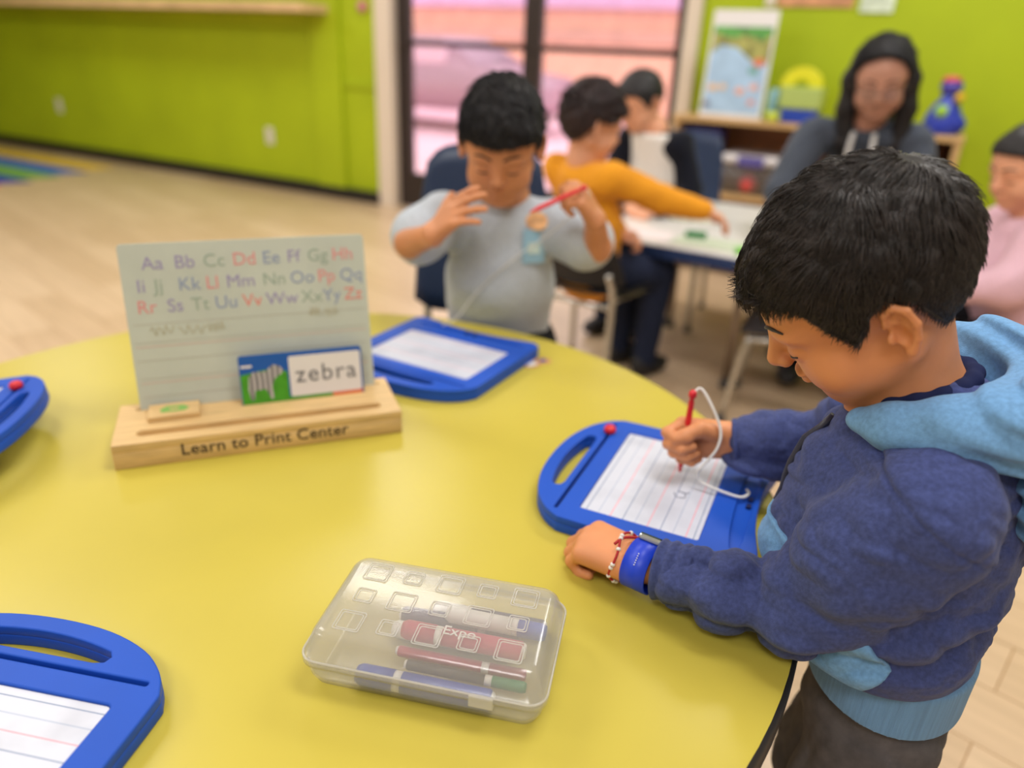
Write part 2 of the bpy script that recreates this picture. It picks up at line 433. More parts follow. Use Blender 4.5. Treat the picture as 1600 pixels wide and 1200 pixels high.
bmesh.ops.recalc_face_normals(cbm, faces=cbm.faces); bmesh.ops.bevel(cbm, geom=list(cbm.edges), offset=0.06, segments=3, affect='EDGES')
bm_obj('car_body', cbm, M_car, car, True)
box('side_window', (-1.0, -.785, .84), (.55, -.70, 1.12), M_cwin, car, 0.03)
bmw = bmesh.new()
vs = [bmw.verts.new(p) for p in ((.36, -.6, 1.17), (.36, .6, 1.17), (.93, .68, .86), (.93, -.68, .86))]
bmw.faces.new(vs); bmesh.ops.solidify(bmw, geom=list(bmw.faces), thickness=0.03)
bm_obj('windscreen', bmw, M_cwin, car)
for x_ in (-1.3, 1.15):
    for y_ in (-.72, .72):
        wl = lathe('wheel', [(0, -.09), (.24, -.09), (.29, -.05), (.29, .05), (.24, .09), (0, .09)], M_black, car, 20, (x_, y_, .29), (PI / 2, 0, 0))
# ---- rug
rug = empty('floor_rug', (-3.72, 5.80, 0.0), (0, 0, WA)); tag(rug, 'striped rug in bright colours on the floor at far left', 'rug')
for k, c in enumerate([(232, 96, 60), (40, 60, 160), (120, 170, 70), (70, 110, 190), (238, 190, 60)]):
    plate('stripe', [[(-2.2, -0.62 + k * 0.26), (-0.05 - .05 * k, -0.62 + k * 0.26), (0.1 - 0.05 * k, -0.62 + (k + 1) * 0.26), (-2.2, -0.62 + (k + 1) * 0.26)]], 0.0, 0.008, mat('rug_%d' % k, c, 0.95, 0.1, 0.15, 80, 0.2, 300), rug)

# ================================================================== yellow table
tbl = empty('round_table', (-0.3006, 0.8213, 0)); tag(tbl, 'round yellow classroom table with a black edge', 'table')
M_yel = mat('yellow_laminate', (196, 180, 74), 0.30, 0.33, 0.03, 3, 0.0)
R_T = 0.65
lathe('table_top', [(0, TZ), (R_T - 0.004, TZ), (R_T - 0.004, TZ - 0.028), (0, TZ - 0.028)], M_yel, tbl, 128).data.polygons.foreach_set('use_smooth', np.zeros(384, dtype=bool))
lathe('edge_band', [(R_T - 0.005, TZ - 0.0008), (R_T - 0.001, TZ - 0.0016), (R_T + 0.001, TZ - 0.005), (R_T + 0.001, TZ - 0.026), (R_T - 0.001, TZ - 0.030), (R_T - 0.006, TZ - 0.030)], mat('black_edge_band', (34, 30, 30), 0.45), tbl, 128)
M_chrome = mat('chrome_tube', (190, 188, 184), 0.22, 0.5, metal=0.9)
M_foot = mat('grey_foot', (70, 70, 72), 0.6)
for k in range(4):
    a = PI / 4 + k * PI / 2 + 0.35
    l = tube('leg', [(0.5 * math.cos(a), 0.5 * math.sin(a), TZ - 0.028), (0.54 * math.cos(a), 0.54 * math.sin(a), 0.02)], 0.017, M_chrome, tbl, 14)
    lathe('foot_cap', [(0, 0), (0.02, 0), (0.022, 0.012), (0.018, 0.03), (0, 0.03)], M_foot, l, 14, (0.54 * math.cos(a), 0.54 * math.sin(a), 0.0))
# ================================================================== things on the yellow table
M_blue = mat('blue_plastic', (26, 80, 188), 0.5, 0.28, 0.03, 8, 0.03, 900)
M_navyslot = mat('dark_blue_plastic', (8, 22, 74), 0.5)
M_red = mat('red_plastic', (214, 30, 46), 0.35)
M_cord = mat('white_cord', (226, 224, 220), 0.5)
def sheet_mat():
    m = bpy.data.materials.new('ruled_writing_sheet'); m.use_nodes = True; nt = m.node_tree; b = nt.nodes['Principled BSDF']
    tc = nt.nodes.new('ShaderNodeTexCoord'); sp = nt.nodes.new('ShaderNodeSeparateXYZ'); nt.links.new(tc.outputs['Object'], sp.inputs[0])
    ramp = None
    def ramp_node(stops):
        r = nt.nodes.new('ShaderNodeValToRGB'); r.color_ramp.interpolation = 'CONSTANT'
        while len(r.color_ramp.elements) < len(stops): r.color_ramp.elements.new(0.5)
        for e, (p, c) in zip(r.color_ramp.elements, stops): e.position = p; e.color = lin(c)
        return r
    base = (204, 208, 222); bl = (120, 138, 172); rd = (240, 150, 165); lb = (168, 180, 204)
    st = [(0.0, base)]; hgt = 0.136
    for k in range(3):
        y0 = 0.006 + k * 0.0435
        for dy, c in ((0.0, bl), (0.0145, lb), (0.029, rd)):
            p = (y0 + dy) / hgt; st += [(p, c), (p + 0.008, base)]
    p = (0.006 + 3 * 0.0415) / hgt; st += [(p, bl), (p + .008, base)]
    r = ramp_node(st)
    mr = nt.nodes.new('ShaderNodeMapRange'); mr.inputs[1].default_value = hgt / 2; mr.inputs[2].default_value = -hgt / 2
    nt.links.new(sp.outputs['Y'], mr.inputs[0]); nt.links.new(mr.outputs[0], r.inputs[0])
    n = nt.nodes.new('ShaderNodeTexNoise'); n.inputs['Scale'].default_value = 18; n.inputs['Detail'].default_value = 3
    nt.links.new(tc.outputs['Object'], n.inputs['Vector'])
    r2 = nt.nodes.new('ShaderNodeValToRGB'); r2.color_ramp.elements[0].color = (0.86, 0.86, 0.87, 1); r2.color_ramp.elements[0].position = .35; r2.color_ramp.elements[1].color = (1, 1, 1, 1); r2.color_ramp.elements[1].position = .55
    nt.links.new(n.outputs['Fac'], r2.inputs[0])
    mx = nt.nodes.new('ShaderNodeMix'); mx.data_type = 'RGBA'; mx.blend_type = 'MULTIPLY'; mx.inputs[0].default_value = 1.0
    nt.links.new(r.outputs[0], mx.inputs[6]); nt.links.new(r2.outputs[0], mx.inputs[7]); nt.links.new(mx.outputs[2], b.inputs['Base Color'])
    b.inputs['Roughness'].default_value = 0.4
    return m
M_sheet = sheet_mat()
def board_outline(d=0.0):
    pts = [(-0.118, -0.134), (-0.095, -0.131), (-0.05, -0.123), (0, -0.120), (0.05, -0.123), (0.095, -0.131), (0.118, -0.134), (0.129, -0.127),
           (0.134, -0.112), (0.134, 0.0), (0.134, 0.075), (0.131, 0.090), (0.118, 0.108), (0.092, 0.126), (0.05, 0.139), (0, 0.143),
           (-0.05, 0.139), (-0.092, 0.126), (-0.118, 0.108), (-0.131, 0.090), (-0.134, 0.075), (-0.134, 0.0), (-0.134, -0.112), (-0.129, -0.127)]
    P = [Vector((x, y, 0)) for x, y in pts]; P = P + [P[0]]
    return [(p.x, p.y) for p in catmull(P, 4)[:-1]]
def handle_hole():
    top = [(x, 0.126 - 1.9 * x * x) for x in np.linspace(-0.066, 0.066, 13)]
    bot = [(x, 0.104) for x in np.linspace(0.060, -0.060, 7)]
    return top + [(0.0705, 0.1125), (0.0685, 0.1065)] + bot + [(-0.0685, 0.1065), (-0.0705, 0.1125)]
def lens_hole():
    return [(x, -0.108 + 0.013 * math.sqrt(max(0, 1 - (x / 0.112) ** 2)) + 0.0 * x) for x in np.linspace(-0.112, 0.112, 21)] + \
           [(x, -0.108 - 0.006 * math.sqrt(max(0, 1 - (x / 0.112) ** 2))) for x in np.linspace(0.108, -0.108, 19)]
def writing_board(label, slider_x=0.09):
    r = empty('writing_board'); tag(r, label, 'writing board', 'blue magnetic writing boards')
    ol = board_outline()
    plate('base_shell', [ol, handle_hole()], 0.0, 0.012, M_blue, r, 0.0015)
    plate('face_frame', [ol, handle_hole(), rrect(0.104, 0.069, 0.004, 4), rrect(0.118, 0.0022, 0.002, 3, 0, 0.0935), lens_hole()], 0.0121, 0.022, M_blue, r, 0.0015)
    plate('writing_sheet', [rrect(0.1035, 0.0685, 0.004, 4)], 0.0125, 0.0195, M_sheet, r)
    plate('slot_floor', [rrect(0.1175, 0.0021, 0.002, 3, 0, 0.0935)], 0.0122, 0.0135, M_navyslot, r)
    tr = plate('pen_tray', [[(x * 0.985, (y + 0.108) * 0.97 - 0.108) for x, y in lens_hole()]], 0.0122, 0.0185, M_blue, r)
    for dx in (-0.008, 0.008):
        box('pen_clip', (dx - 0.0035, -0.112, 0.0183), (dx + 0.0035, -0.106, 0.0235), M_navyslot, tr, 0.001)
    sl = empty('eraser_slider', (slider_x, 0.0935, 0.022), parent=r)
    lathe('slider_knob', [(0, 0), (0.0065, 0), (0.0085, 0.003), (0.0085, 0.007), (0.006, 0.0105), (0, 0.0115)], M_red, sl, 16)
    return r
def put_board(label, cx, cy, ang, slider, tilt=0.0, dz=0.0):
    b = writing_board(label, slider); b.location = (cx, cy, TZ + dz); b.rotation_euler = (tilt, 0, ang); b.scale = (1.035, 1.035, 1.0); return b
boardA = put_board('blue writing board with ruled sheet in front of the boy in the navy hoodie', 0.1956, 0.816, math.radians(66.4), 0.088)
boardB = put_board('blue writing board behind the wooden stand, near the boy in grey', -0.136, 1.216, math.radians(151.6), 0.10)
boardC = put_board('blue writing board cut off at the lower left corner of the photo', -0.431, 0.3785, math.radians(-9.8), -0.09)
boardD = put_board('blue writing board tilted up at the left edge beyond the stand', -0.775, 0.83, math.radians(-81), -0.085, math.radians(8), 0.019)
# a pencilled letter on the boy's sheet
pm = mat('grey_pencil_mark', (120, 124, 140), 0.8)
ltr = tube('pencil_mark', catmull([(-0.018, -0.022, 0.0197), (-0.026, -0.027, 0.0197), (-0.024, -0.036, 0.0197), (-0.015, -0.035, 0.0197), (-0.012, -0.026, 0.0197), (-0.013, -0.037, 0.0197), (-0.008, -0.038, 0.0197)], 6), 0.0006, pm, boardA, 5)

# ---- wooden stand with the alphabet board, card and tile
STX, STY, STA = -0.509, 0.814, math.atan2(0.364, 0.931)
st = empty('print_stand', (STX, STY, TZ), (0, 0, STA)); tag(st, 'pale wooden desk stand with grooves and printed front edge', 'stand')
M_beech = mat('pale_beech', (214, 180, 126), 0.42, 0.4, 0.07, 10, 0.03, 80, stretch=(2, 22, 22))
SW, SD, SH = 0.377, 0.122, 0.036
def block_with_grooves():
    ol = [(0, 0), (SW, 0), (SW, SD), (0, SD)]
    g1 = rrect(0.162, 0.0085, 0.008, 5, 0.19, 0.028)                # pencil groove
    g2 = rrect(0.172, 0.003, 0.002, 2, 0.193, 0.103)                # slot for the alphabet board
    g3 = rrect(0.090, 0.0022, 0.002, 2, 0.25, 0.080)                # card slot
    plate('lower_block', [ol], 0.0, 0.0245, M_beech, st, 0.0012)
    plate('top_block', [ol, g1, g2, g3], 0.0240, SH, M_beech, st, 0.0012)
block_with_grooves()
lettering('front_lettering', 'Learn to Print Center', 0.0240, mat('dark_brown_print', (58, 44, 36), 0.6), st, (0.080, -0.0004, 0.0105), (PI / 2, 0, 0), spacing=1.03, bold=0.0002)
# alphabet board, leaning back in its slot
LEAN = 0.22
ab = empty('alphabet_board', Vector((STX, STY, TZ)) + Matrix.Rotation(STA, 3, 'Z') @ Vector((0, 0.102, SH - 0.010)), (0, 0, STA)); tag(ab, 'white dry erase board printed with the alphabet in the wooden stand', 'whiteboard')
abt = PI / 2 - LEAN
M_wb = mat('aged_whiteboard', (188, 194, 184), 0.35, 0.5, 0.03, 9)
def on_board(o, x, y, d=0.0):
    M = Matrix.Rotation(abt, 4, 'X'); o.matrix_local = M @ Matrix.Translation((x, y, d)); return o
wbp = on_board(plate('board_panel', [rrect(0.1645, 0.119, 0.006, 5, 0.1925, 0.119)], 0, 0.004, M_wb, ab, 0.0006), 0, 0)
LC = {'p': mat('ink_purple', (150, 140, 178), 0.6), 'g': mat('ink_green_grey', (150, 166, 152), 0.6), 'r': mat('ink_red', (216, 138, 138), 0.6), 'b': mat('ink_blue_grey', (136, 148, 178), 0.6), 'o': mat('ink_coral', (218, 128, 118), 0.6)}
rows = [(0.2025, 0.0, [('Aa', 'p', .055), ('Bb', 'p', .096), ('Cc', 'g', .133), ('Dd', 'r', .1716), ('Ee', 'b', .2116), ('Ff', 'p', .2455), ('Gg', 'g', .274), ('Hh', 'r', .309)]),
        (0.172, 0.0, [('Ii', 'p', .045), ('Jj', 'g', .067), ('Kk', 'b', .0975), ('Ll', 'r', .133), ('Mm', 'p', .160), ('Nn', 'g', .209), ('Oo', 'b', .247), ('Pp', 'r', .286), ('Qq', 'b', .318)]),
        (0.1435, 0.0, [('Rr', 'r', .042), ('Ss', 'p', .080), ('Tt', 'g', .111), ('Uu', 'b', .142), ('Vv', 'o', .179), ('Ww', 'p', .211), ('Xx', 'g', .260), ('Yy', 'b', .291), ('Zz', 'o', .322)])]
for y_, x_, ls in rows:
    for tx, c, dx in ls:
        on_board(lettering('letter_pair', tx, 0.0255, LC[c], ab, ext=0.0002), x_ + dx, y_, 0.0042)
for k in range(5):
    on_board(box('ruled_line', (0.034, 0, 0), (0.35, 0.0009, 0.0003), mat('ruled_grey', (176, 172, 160), 0.7), ab), 0, 0.128 - k * 0.0255, 0.004)
    if k in (1, 3): on_board(box('ruled_line', (0.034, 0, 0), (0.35, 0.0009, 0.0003), mat('ruled_red', (206, 164, 154), 0.7), ab), 0, 0.122 - k * 0.0255, 0.004)
sm = mat('faded_ink', (184, 180, 156), 0.8)
for k, (x0, x1, y_) in enumerate([(0.055, 0.085, 0.119), (0.092, 0.128, 0.117), (0.13, 0.150, 0.119), (0.27, 0.285, 0.130), (0.29, 0.312, 0.128)]):
    pts = [(x0 + (x1 - x0) * j / 9, y_ + 0.007 * math.sin(j * 2.3 + k), 0.0042) for j in range(10)]
    on_board(tube('faded_writing', catmull(pts, 4), 0.0008, sm, ab, 5), 0, 0)
# zebra card
zc = empty('picture_card', Vector((STX, STY, TZ)) + Matrix.Rotation(STA, 3, 'Z') @ Vector((0.163, 0.0795, SH - 0.0075)), (0, 0, STA)); tag(zc, 'picture card with a zebra and its word standing in the wooden stand', 'card')
def on_card(o, d=0.0): o.matrix_local = Matrix.Rotation(PI / 2 - 0.2, 4, 'X') @ Matrix.Translation((0, 0, d)); return o
CW, CH = 0.174, 0.078
on_card(plate('card_stock', [rrect(CW / 2, CH / 2, 0.004, 4, CW / 2, CH / 2)], 0, 0.0012, mat('card_blue', (16, 84, 168), 0.35), zc))
on_card(plate('grass_print', [[(0.001, 0.001), (CW - .002, 0.001), (CW - .002, 0.012), (0.066, 0.012), (0.066, 0.050), (0.04, 0.056), (0.001, 0.050)]], 0.0012, 0.0014, mat('print_green', (66, 150, 30), 0.4, noise=.1, nscale=60), zc))
on_card(plate('orange_print', [[(0.128, 0.0012), (CW - .002, 0.0012), (CW - .002, 0.013), (0.128, 0.013)]], 0.0014, 0.0016, mat('print_orange', (226, 110, 60), 0.4), zc))
on_card(plate('word_panel', [rrect(0.0515, 0.030, 0.003, 3, 0.120, 0.0415)], 0.0016, 0.0018, mat('card_white', (222, 218, 218), 0.4), zc))
on_card(lettering('word_lettering', 'zebra', 0.036, mat('print_grey', (100, 100, 106), 0.6), zc, ext=0.0002, spacing=1.12), 0.0).matrix_local = Matrix.Rotation(PI / 2 - 0.2, 4, 'X') @ Matrix.Translation((0.0765, 0.032, 0.0021))
on_card(plate('cloud_print', [rrect(0.008, 0.0018, 0.0017, 3, 0.010, 0.062)], 0.0014, 0.0016, mat('card_white', (222, 218, 218), 0.4), zc))
zb = [(0.013, 0.012), (0.017, 0.012), (0.019, 0.026), (0.034, 0.027), (0.040, 0.012), (0.044, 0.012), (0.043, 0.030), (0.048, 0.042), (0.058, 0.048), (0.061, 0.053), (0.054, 0.060), (0.046, 0.062), (0.036, 0.053), (0.018, 0.053), (0.012, 0.046), (0.010, 0.028)]
M_zeb = bpy.data.materials.new('zebra_stripe_print'); M_zeb.use_nodes = True
_nt = M_zeb.node_tree; _wv = _nt.nodes.new('ShaderNodeTexWave'); _wv.inputs['Scale'].default_value = 42; _wv.inputs['Distortion'].default_value = 2.0
_tc = _nt.nodes.new('ShaderNodeTexCoord'); _nt.links.new(_tc.outputs['Object'], _wv.inputs['Vector'])
_r = _nt.nodes.new('ShaderNodeValToRGB'); _r.color_ramp.elements[0].color = lin((90, 88, 92)); _r.color_ramp.elements[1].color = lin((190, 186, 186))
_nt.links.new(_wv.outputs['Fac'], _r.inputs[0]); _nt.links.new(_r.outputs[0], _nt.nodes['Principled BSDF'].inputs['Base Color'])
on_card(plate('zebra_print', [zb], 0.0014, 0.0017, M_zeb, zc))
# little wooden tile
ti = empty('wooden_tile', Vector((STX, STY, TZ)) + Matrix.Rotation(STA, 3, 'Z') @ Vector((0.073, 0.080, SH)), (0, 0, STA + 0.02)); tag(ti, 'thin wooden tile with a small green print lying on the stand', 'tile')
box('tile_body', (-0.033, -0.024, 0), (0.033, 0.017, 0.0075), M_beech, ti, 0.001)
gp_ = mat('tile_green', (130, 180, 92), 0.6)
plate('tile_print', [[(-0.016, -0.012), (0.014, -0.012), (0.02, -0.004), (0.012, 0.006), (-0.010, 0.007), (-0.018, -0.002)], [(-0.006, -0.006), (0.006, -0.006), (0.006, 0.0), (-0.006, 0.0)]], 0.0075, 0.0078, gp_, ti)

# ---- sticker beside the far board
sk = empty('die_cut_sticker', (0.042, 1.236, TZ), (0, 0, 0.7)); tag(sk, 'small die cut sticker with an orange border beside the far board', 'sticker')
plate('sticker_edge', [[(p[0] * 1.0, p[1]) for p in [(-.030, -.008), (-.012, -.016), (.006, -.010), (.022, -.016), (.032, -.004), (.026, .012), (.008, .012), (-.008, .018), (-.024, .012)]]], 0, 0.0010, mat('sticker_orange', (206, 150, 100), 0.5), sk)
plate('sticker_white', [rrect(0.012, 0.009, 0.006, 4, -0.012, 0.0)], 0.001, 0.0013, mat('sticker_white', (226, 222, 216), 0.5), sk)
plate('sticker_blue', [rrect(0.008, 0.006, 0.005, 4, 0.016, 0.0)], 0.001, 0.0013, mat('sticker_blue', (84, 92, 150), 0.5), sk)

# ---- clear pencil box
BX, BY, BA = -0.056, 0.5195, math.radians(-11.2)
pb = empty('pencil_box', (BX, BY, TZ), (0, 0, BA)); tag(pb, 'clear plastic pencil box with embossed squares on its lid', 'pencil box')
M_clear = mat_clear('clear_polypropylene', (244, 243, 240), 0.78, 0.12)
M_rim = mat_clear('clear_polypropylene_edge', (246, 244, 240), 0.45, 0.12)
def shell(name, rings, m, parent, closed_bottom=None):
    """rings: list of (hx, hy, r, z) walked along the skin, outer then inner"""
    bm = bmesh.new(); R = []
    for hx, hy, r, z in rings: R.append([bm.verts.new((x, y, z)) for x, y in rrect(hx, hy, r, 6)])
    n = len(R[0])
    for a, b in zip(R, R[1:]):
        for k in range(n): bm.faces.new((a[k], a[(k + 1) % n], b[(k + 1) % n], b[k]))
    bm.faces.new(R[0][::-1]); bm.faces.new(R[-1])
    bmesh.ops.recalc_face_normals(bm, faces=bm.faces)
    return bm_obj(name, bm, m, parent, True)
HX, HY = 0.1065, 0.063
shell('tray', [(HX - .010, HY - .010, .010, 0.0005), (HX - .006, HY - .006, .013, 0.002), (HX - .002, HY - .002, .014, 0.012), (HX, HY, .014, 0.031), (HX - .0012, HY - .0012, .013, 0.031), (HX - .0035, HY - .0035, .013, 0.012), (HX - .008, HY - .008, .012, 0.0032), (HX - .012, HY - .012, .010, 0.002)], M_clear, pb)
lid = shell('lid', [(HX - .013, HY - .013, .010, 0.0565), (HX - .009, HY - .009, .012, 0.0555), (HX - .005, HY - .005, .014, 0.051), (HX + .0005, HY + .0005, .015, 0.034), (HX + .0028, HY + .0028, .016, 0.0335), (HX + .0028, HY + .0028, .016, 0.027), (HX + .0016, HY + .0016, .016, 0.027), (HX + .0016, HY + .0016, .016, 0.0322), (HX - .001, HY - .001, .014, 0.0328), (HX - .0062, HY - .0062, .013, 0.050), (HX - .0105, HY - .0105, .011, 0.0543), (HX - .014, HY - .014, .010, 0.0552)], M_clear, pb)
tube('lid_rim', [(x, y, 0.0335) for x, y in rrect(HX + .0022, HY + .0022, .016, 6)], 0.0011, M_rim, pb, 6, True)
for j, y_ in enumerate((0.034, 0.0, -0.034)):
    for i in range(5):
        x_ = -0.072 + i * 0.036 + 0.0
        big = (i + j) % 2 == 0
        h_ = 0.0118 if big else 0.0088
        q = empty('embossed_square', (x_, y_, 0.0565), parent=lid)
        for hh, zz in ((h_, 0.0004), (h_ - 0.0022, 0.0001)):
            tube('square_ridge', [(x, y, zz) for x, y in rrect(hh, hh, 0.002, 3)], 0.00055, M_rim, q, 6, True)
box('latch', (0.045, -HY - .0048, 0.022), (0.066, -HY - .0018, 0.034), M_rim, pb, 0.001)
# markers inside
M_wht = mat('marker_white', (226, 224, 220), 0.35)
def marker(label, p, ang, L, r, body, capc, name='marker', pitch=0.0, bands=True, text=None, group='markers in the pencil box'):
    rt = empty(name, Vector((BX, BY, TZ)) + Matrix.Rotation(BA, 3, 'Z') @ Vector(p), (0, pitch, BA + ang)); tag(rt, label, 'marker', group)
    q = (0, PI / 2, 0); cl = L * 0.34
    lathe('barrel', [(0, 0), (r * .8, 0), (r, r * .25), (r, L - cl), (0, L - cl)], M_wht if body is None else body, rt, 18, (-L / 2, 0, 0), q)
    lathe('end_plug', [(0, -0.002), (r * .7, -0.002), (r * .82, 0.0), (r * .82, .004), (0, .004)], M_wht, rt, 18, (-L / 2, 0, 0), q)
    lathe('collar', [(0, 0), (r * .97, 0), (r * .97, L * .07), (0, L * .07)], M_wht, rt, 18, (L / 2 - cl, 0, 0), q)
    lathe('cap', [(0, 0), (r * 1.03, 0), (r * 1.03, cl - L * .06 - r * .5), (r * .8, cl - L * .06), (0, cl - L * .06)], capc, rt, 18, (L / 2 - cl + L * .06, 0, 0), q)
    if text:
        lettering('brand_lettering', text, r * 1.75, M_wht, rt, (L * .16, 0.0055, r * 1.02), (0, 0, PI), bold=0.0001)
    return rt
M_mag = mat('magenta_plastic', (176, 30, 74), 0.35); M_mblu = mat('marker_blue', (40, 76, 176), 0.35); M_mnav = mat('marker_navy', (46, 54, 88), 0.4); M_mgrn = mat('marker_green', (20, 128, 84), 0.35); M_mblk = mat('marker_black', (44, 44, 50), 0.35)
marker('blue marker lying along the front inside of the pencil box', (0.000, -0.048, 0.0118), PI, 0.122, 0.0092, M_mblu, M_mblu)
marker('thin green capped black marker on the bottom of the pencil box', (0.034, -0.034, 0.0190), 0.0, 0.108, 0.0048, M_mblk, M_mgrn)
marker('thin dark red capped marker behind the green capped one', (0.026, -0.020, 0.0185), 0.0, 0.118, 0.0050, M_mag, mat('dark_red_cap', (142, 24, 58), 0.35))
marker('fat magenta marker with white end lying on the other markers', (0.024, -0.010, 0.0355), PI, 0.112, 0.0086, M_mag, M_mag, text='Expo')
marker('blue capped marker at the right back of the pencil box', (0.048, 0.024, 0.0300), -0.02, 0.094, 0.0080, M_wht, M_mblu)
marker('navy marker near the back of the pencil box', (0.010, 0.034, 0.0120), 0.03, 0.116, 0.0082, M_mnav, M_mnav)
marker('white capped navy marker at the very back of the pencil box', (0.035, 0.047, 0.0130), PI, 0.110, 0.0080, M_mnav, M_wht)
marker('grey white marker lying under the middle of the lid', (0.008, 0.012, 0.0120), PI, 0.116, 0.0082, mat('marker_grey', (180, 182, 190), 0.4), M_wht)
# ================================================================== chairs
M_navychair = mat('navy_chair_plastic', (38, 54, 84), 0.4, 0.4); M_blackchair = mat('black_chair_plastic', (22, 22, 28), 0.45, 0.4)
M_yelchair = mat('yellow_chair_plastic', (232, 186, 70), 0.4, 0.4)
def grid_shell(name, fn, nu, nv, th, m, parent):
    bm = bmesh.new(); V = [[bm.verts.new(fn(u / nu, v / nv)) for v in range(nv + 1)] for u in range(nu + 1)]
    for u in range(nu):
        for v in range(nv): bm.faces.new((V[u][v], V[u + 1][v], V[u + 1][v + 1], V[u][v + 1]))
    bmesh.ops.recalc_face_normals(bm, faces=bm.faces)
    bmesh.ops.solidify(bm, geom=list(bm.faces), thickness=th)
    return bm_obj(name, bm, m, parent, True)
def school_chair(label, x, y, ang, m, seat=0.36, back0=0.42, back1=0.70, wd=0.34, group='classroom chairs'):
    """origin on the floor under the seat, the sitter faces local +y"""
    c = empty('school_chair', (x, y, 0), (0, 0, ang)); tag(c, label, 'chair', group)
    def fs(u, v):
        a, b = u * 2 - 1, v * 2 - 1
        k = 1 - 0.10 * (abs(a) ** 4) * (abs(b) ** 4)
        return (a * wd / 2 * k * (0.94 + .06 * b), b * 0.165 * k, seat + 0.018 * a * a - 0.012 * max(0, b) ** 3 + 0.02 * max(0, -b) ** 3)
    grid_shell('seat', fs, 12, 10, 0.008, m, c)
    def fb(u, v):
        a = u * 2 - 1; w_ = wd / 2 * (1.0 - 0.14 * v - 0.22 * max(0, v - 0.72) ** 1.0 * abs(a))
        zz = back0 + (back1 - back0) * (v - 0.10 * (abs(a) ** 5) * (1 if v > .5 else -1) * abs(2 * v - 1))
        return (a * w_, -0.175 - 0.05 * v + 0.035 * a * a, zz)
    grid_shell('backrest', fb, 12, 8, 0.008, m, c)
    for sx in (-1, 1):
        tube('leg', catmull([(sx * wd * .40, -0.205, back0 + 0.06), (sx * wd * .41, -0.165, seat - 0.01), (sx * wd * .44, -0.20, 0.02)], 5), 0.011, M_chrome, c)
        tube('leg', catmull([(sx * wd * .32, -0.10, seat - 0.015), (sx * wd * .40, 0.10, seat - 0.02), (sx * wd * .43, 0.135, seat - 0.05), (sx * wd * .46, 0.17, 0.02)], 5), 0.011, M_chrome, c)
        for yy, xx in ((-0.20, .44), (0.17, .46)):
            lathe('foot_cap', [(0, 0), (0.013, 0), (0.015, 0.01), (0.012, 0.025), (0, 0.025)], M_foot, c, 12, (sx * wd * xx, yy, 0))
    tube('cross_bar', [(-wd * .41, -0.16, seat - 0.02), (wd * .41, -0.16, seat - 0.02)], 0.009, M_chrome, c)
    return c
school_chair('navy plastic chair behind the boy in the grey shirt', -0.065, 1.64, PI + .12, M_navychair, 0.38, 0.46, 0.865, 0.345)
school_chair('black plastic chair under the child in the orange top', 0.27, 2.43, -0.55, M_blackchair, 0.36, 0.40, 0.56, 0.34)
school_chair('dark chair with bent chrome legs beside the white table', 0.90, 2.22, 1.15, M_blackchair, 0.31, 0.38, 0.60, 0.34)
school_chair('navy chair behind the child in the white and black top', 0.66, 3.20, 2.75, M_navychair, 0.36, 0.42, 0.78, 0.34)
school_chair('yellow chair under the child in pink at the right edge', 1.40, 2.00, 1.35, M_yelchair, 0.33, 0.38, 0.60, 0.34)

# ================================================================== white table with navy edge
T2Z = 0.50
t2 = empty('activity_table', (0.328, 2.51, 0), (0, 0, math.atan2(-0.51, 0.86))); tag(t2, 'low white activity table with a navy edge near the doors', 'table')
M_t2 = mat('white_laminate', (226, 222, 218), 0.3)
box('table_top', (-0.14, 0.006, T2Z - 0.024), (0.50, 0.95, T2Z), M_t2, t2, 0.002)
M_nedge = mat('navy_edge', (28, 54, 104), 0.45)
for a, b in (((-0.146, 0.0, T2Z - 0.042), (0.506, 0.008, T2Z - 0.003)), ((-0.146, 0.948, T2Z - 0.042), (0.506, 0.956, T2Z - 0.003)), ((-0.147, 0.0, T2Z - 0.042), (-0.139, 0.956, T2Z - 0.003)), ((0.499, 0.0, T2Z - 0.042), (0.507, 0.956, T2Z - 0.003))):
    box('edge_strip', a, b, M_nedge, t2, 0.003)
for x_, y_ in ((-0.02, 0.18), (0.42, 0.14), (0.02, 0.64), (0.42, 0.82)):
    l = tube('leg', [(x_, y_, T2Z - 0.024), (x_, y_, 0.02)], 0.014, mat('table_leg_metal', (150, 132, 116), 0.35, metal=0.6), t2)
    lathe('foot_cap', [(0, 0), (0.019, 0), (0.021, 0.012), (0.017, 0.035), (0, 0.035)], M_foot, l, 12, (x_, y_, 0))
def on_t2(name, label, cat, x, y, r, loops, th, m, z=0.0):
    o = plate(name, loops, 0, th, m); tag(o, label, cat)
    o.location = Vector((0.328, 2.51, T2Z + z)) + Matrix.Rotation(math.atan2(-0.51, 0.86), 3, 'Z') @ Vector((x, y, 0)); o.rotation_euler = (0, 0, math.atan2(-0.51, 0.86) + r)
    return o
on_t2('paper_sheet', 'white paper near the left corner of the white table', 'paper', 0.05, 0.14, 0.05, [rrect(0.10, 0.075, 0.002, 2)], 0.001, mat('paper_pinkish', (232, 220, 222), 0.7))
on_t2('play_mat', 'pale green striped mat on the white table under the reaching hand', 'mat', 0.34, 0.15, 0.0, [rrect(0.17, 0.08, 0.006, 3)], 0.002, mat('pale_green_mat', (196, 206, 184), 0.6, noise=.12, nscale=12, stretch=(1, 12, 1)))
on_t2('green_block', 'dark green square block on the white table', 'block', 0.22, 0.20, 0.2, [rrect(0.035, 0.025, 0.004, 3)], 0.016, mat('green_block', (52, 130, 76), 0.5), 0.002)
on_t2('bright_green_piece', 'bright green flat piece at the right of the reaching hand', 'toy piece', 0.44, 0.10, 0.3, [rrect(0.05, 0.035, 0.01, 3)], 0.012, mat('bright_green', (110, 190, 62), 0.5))
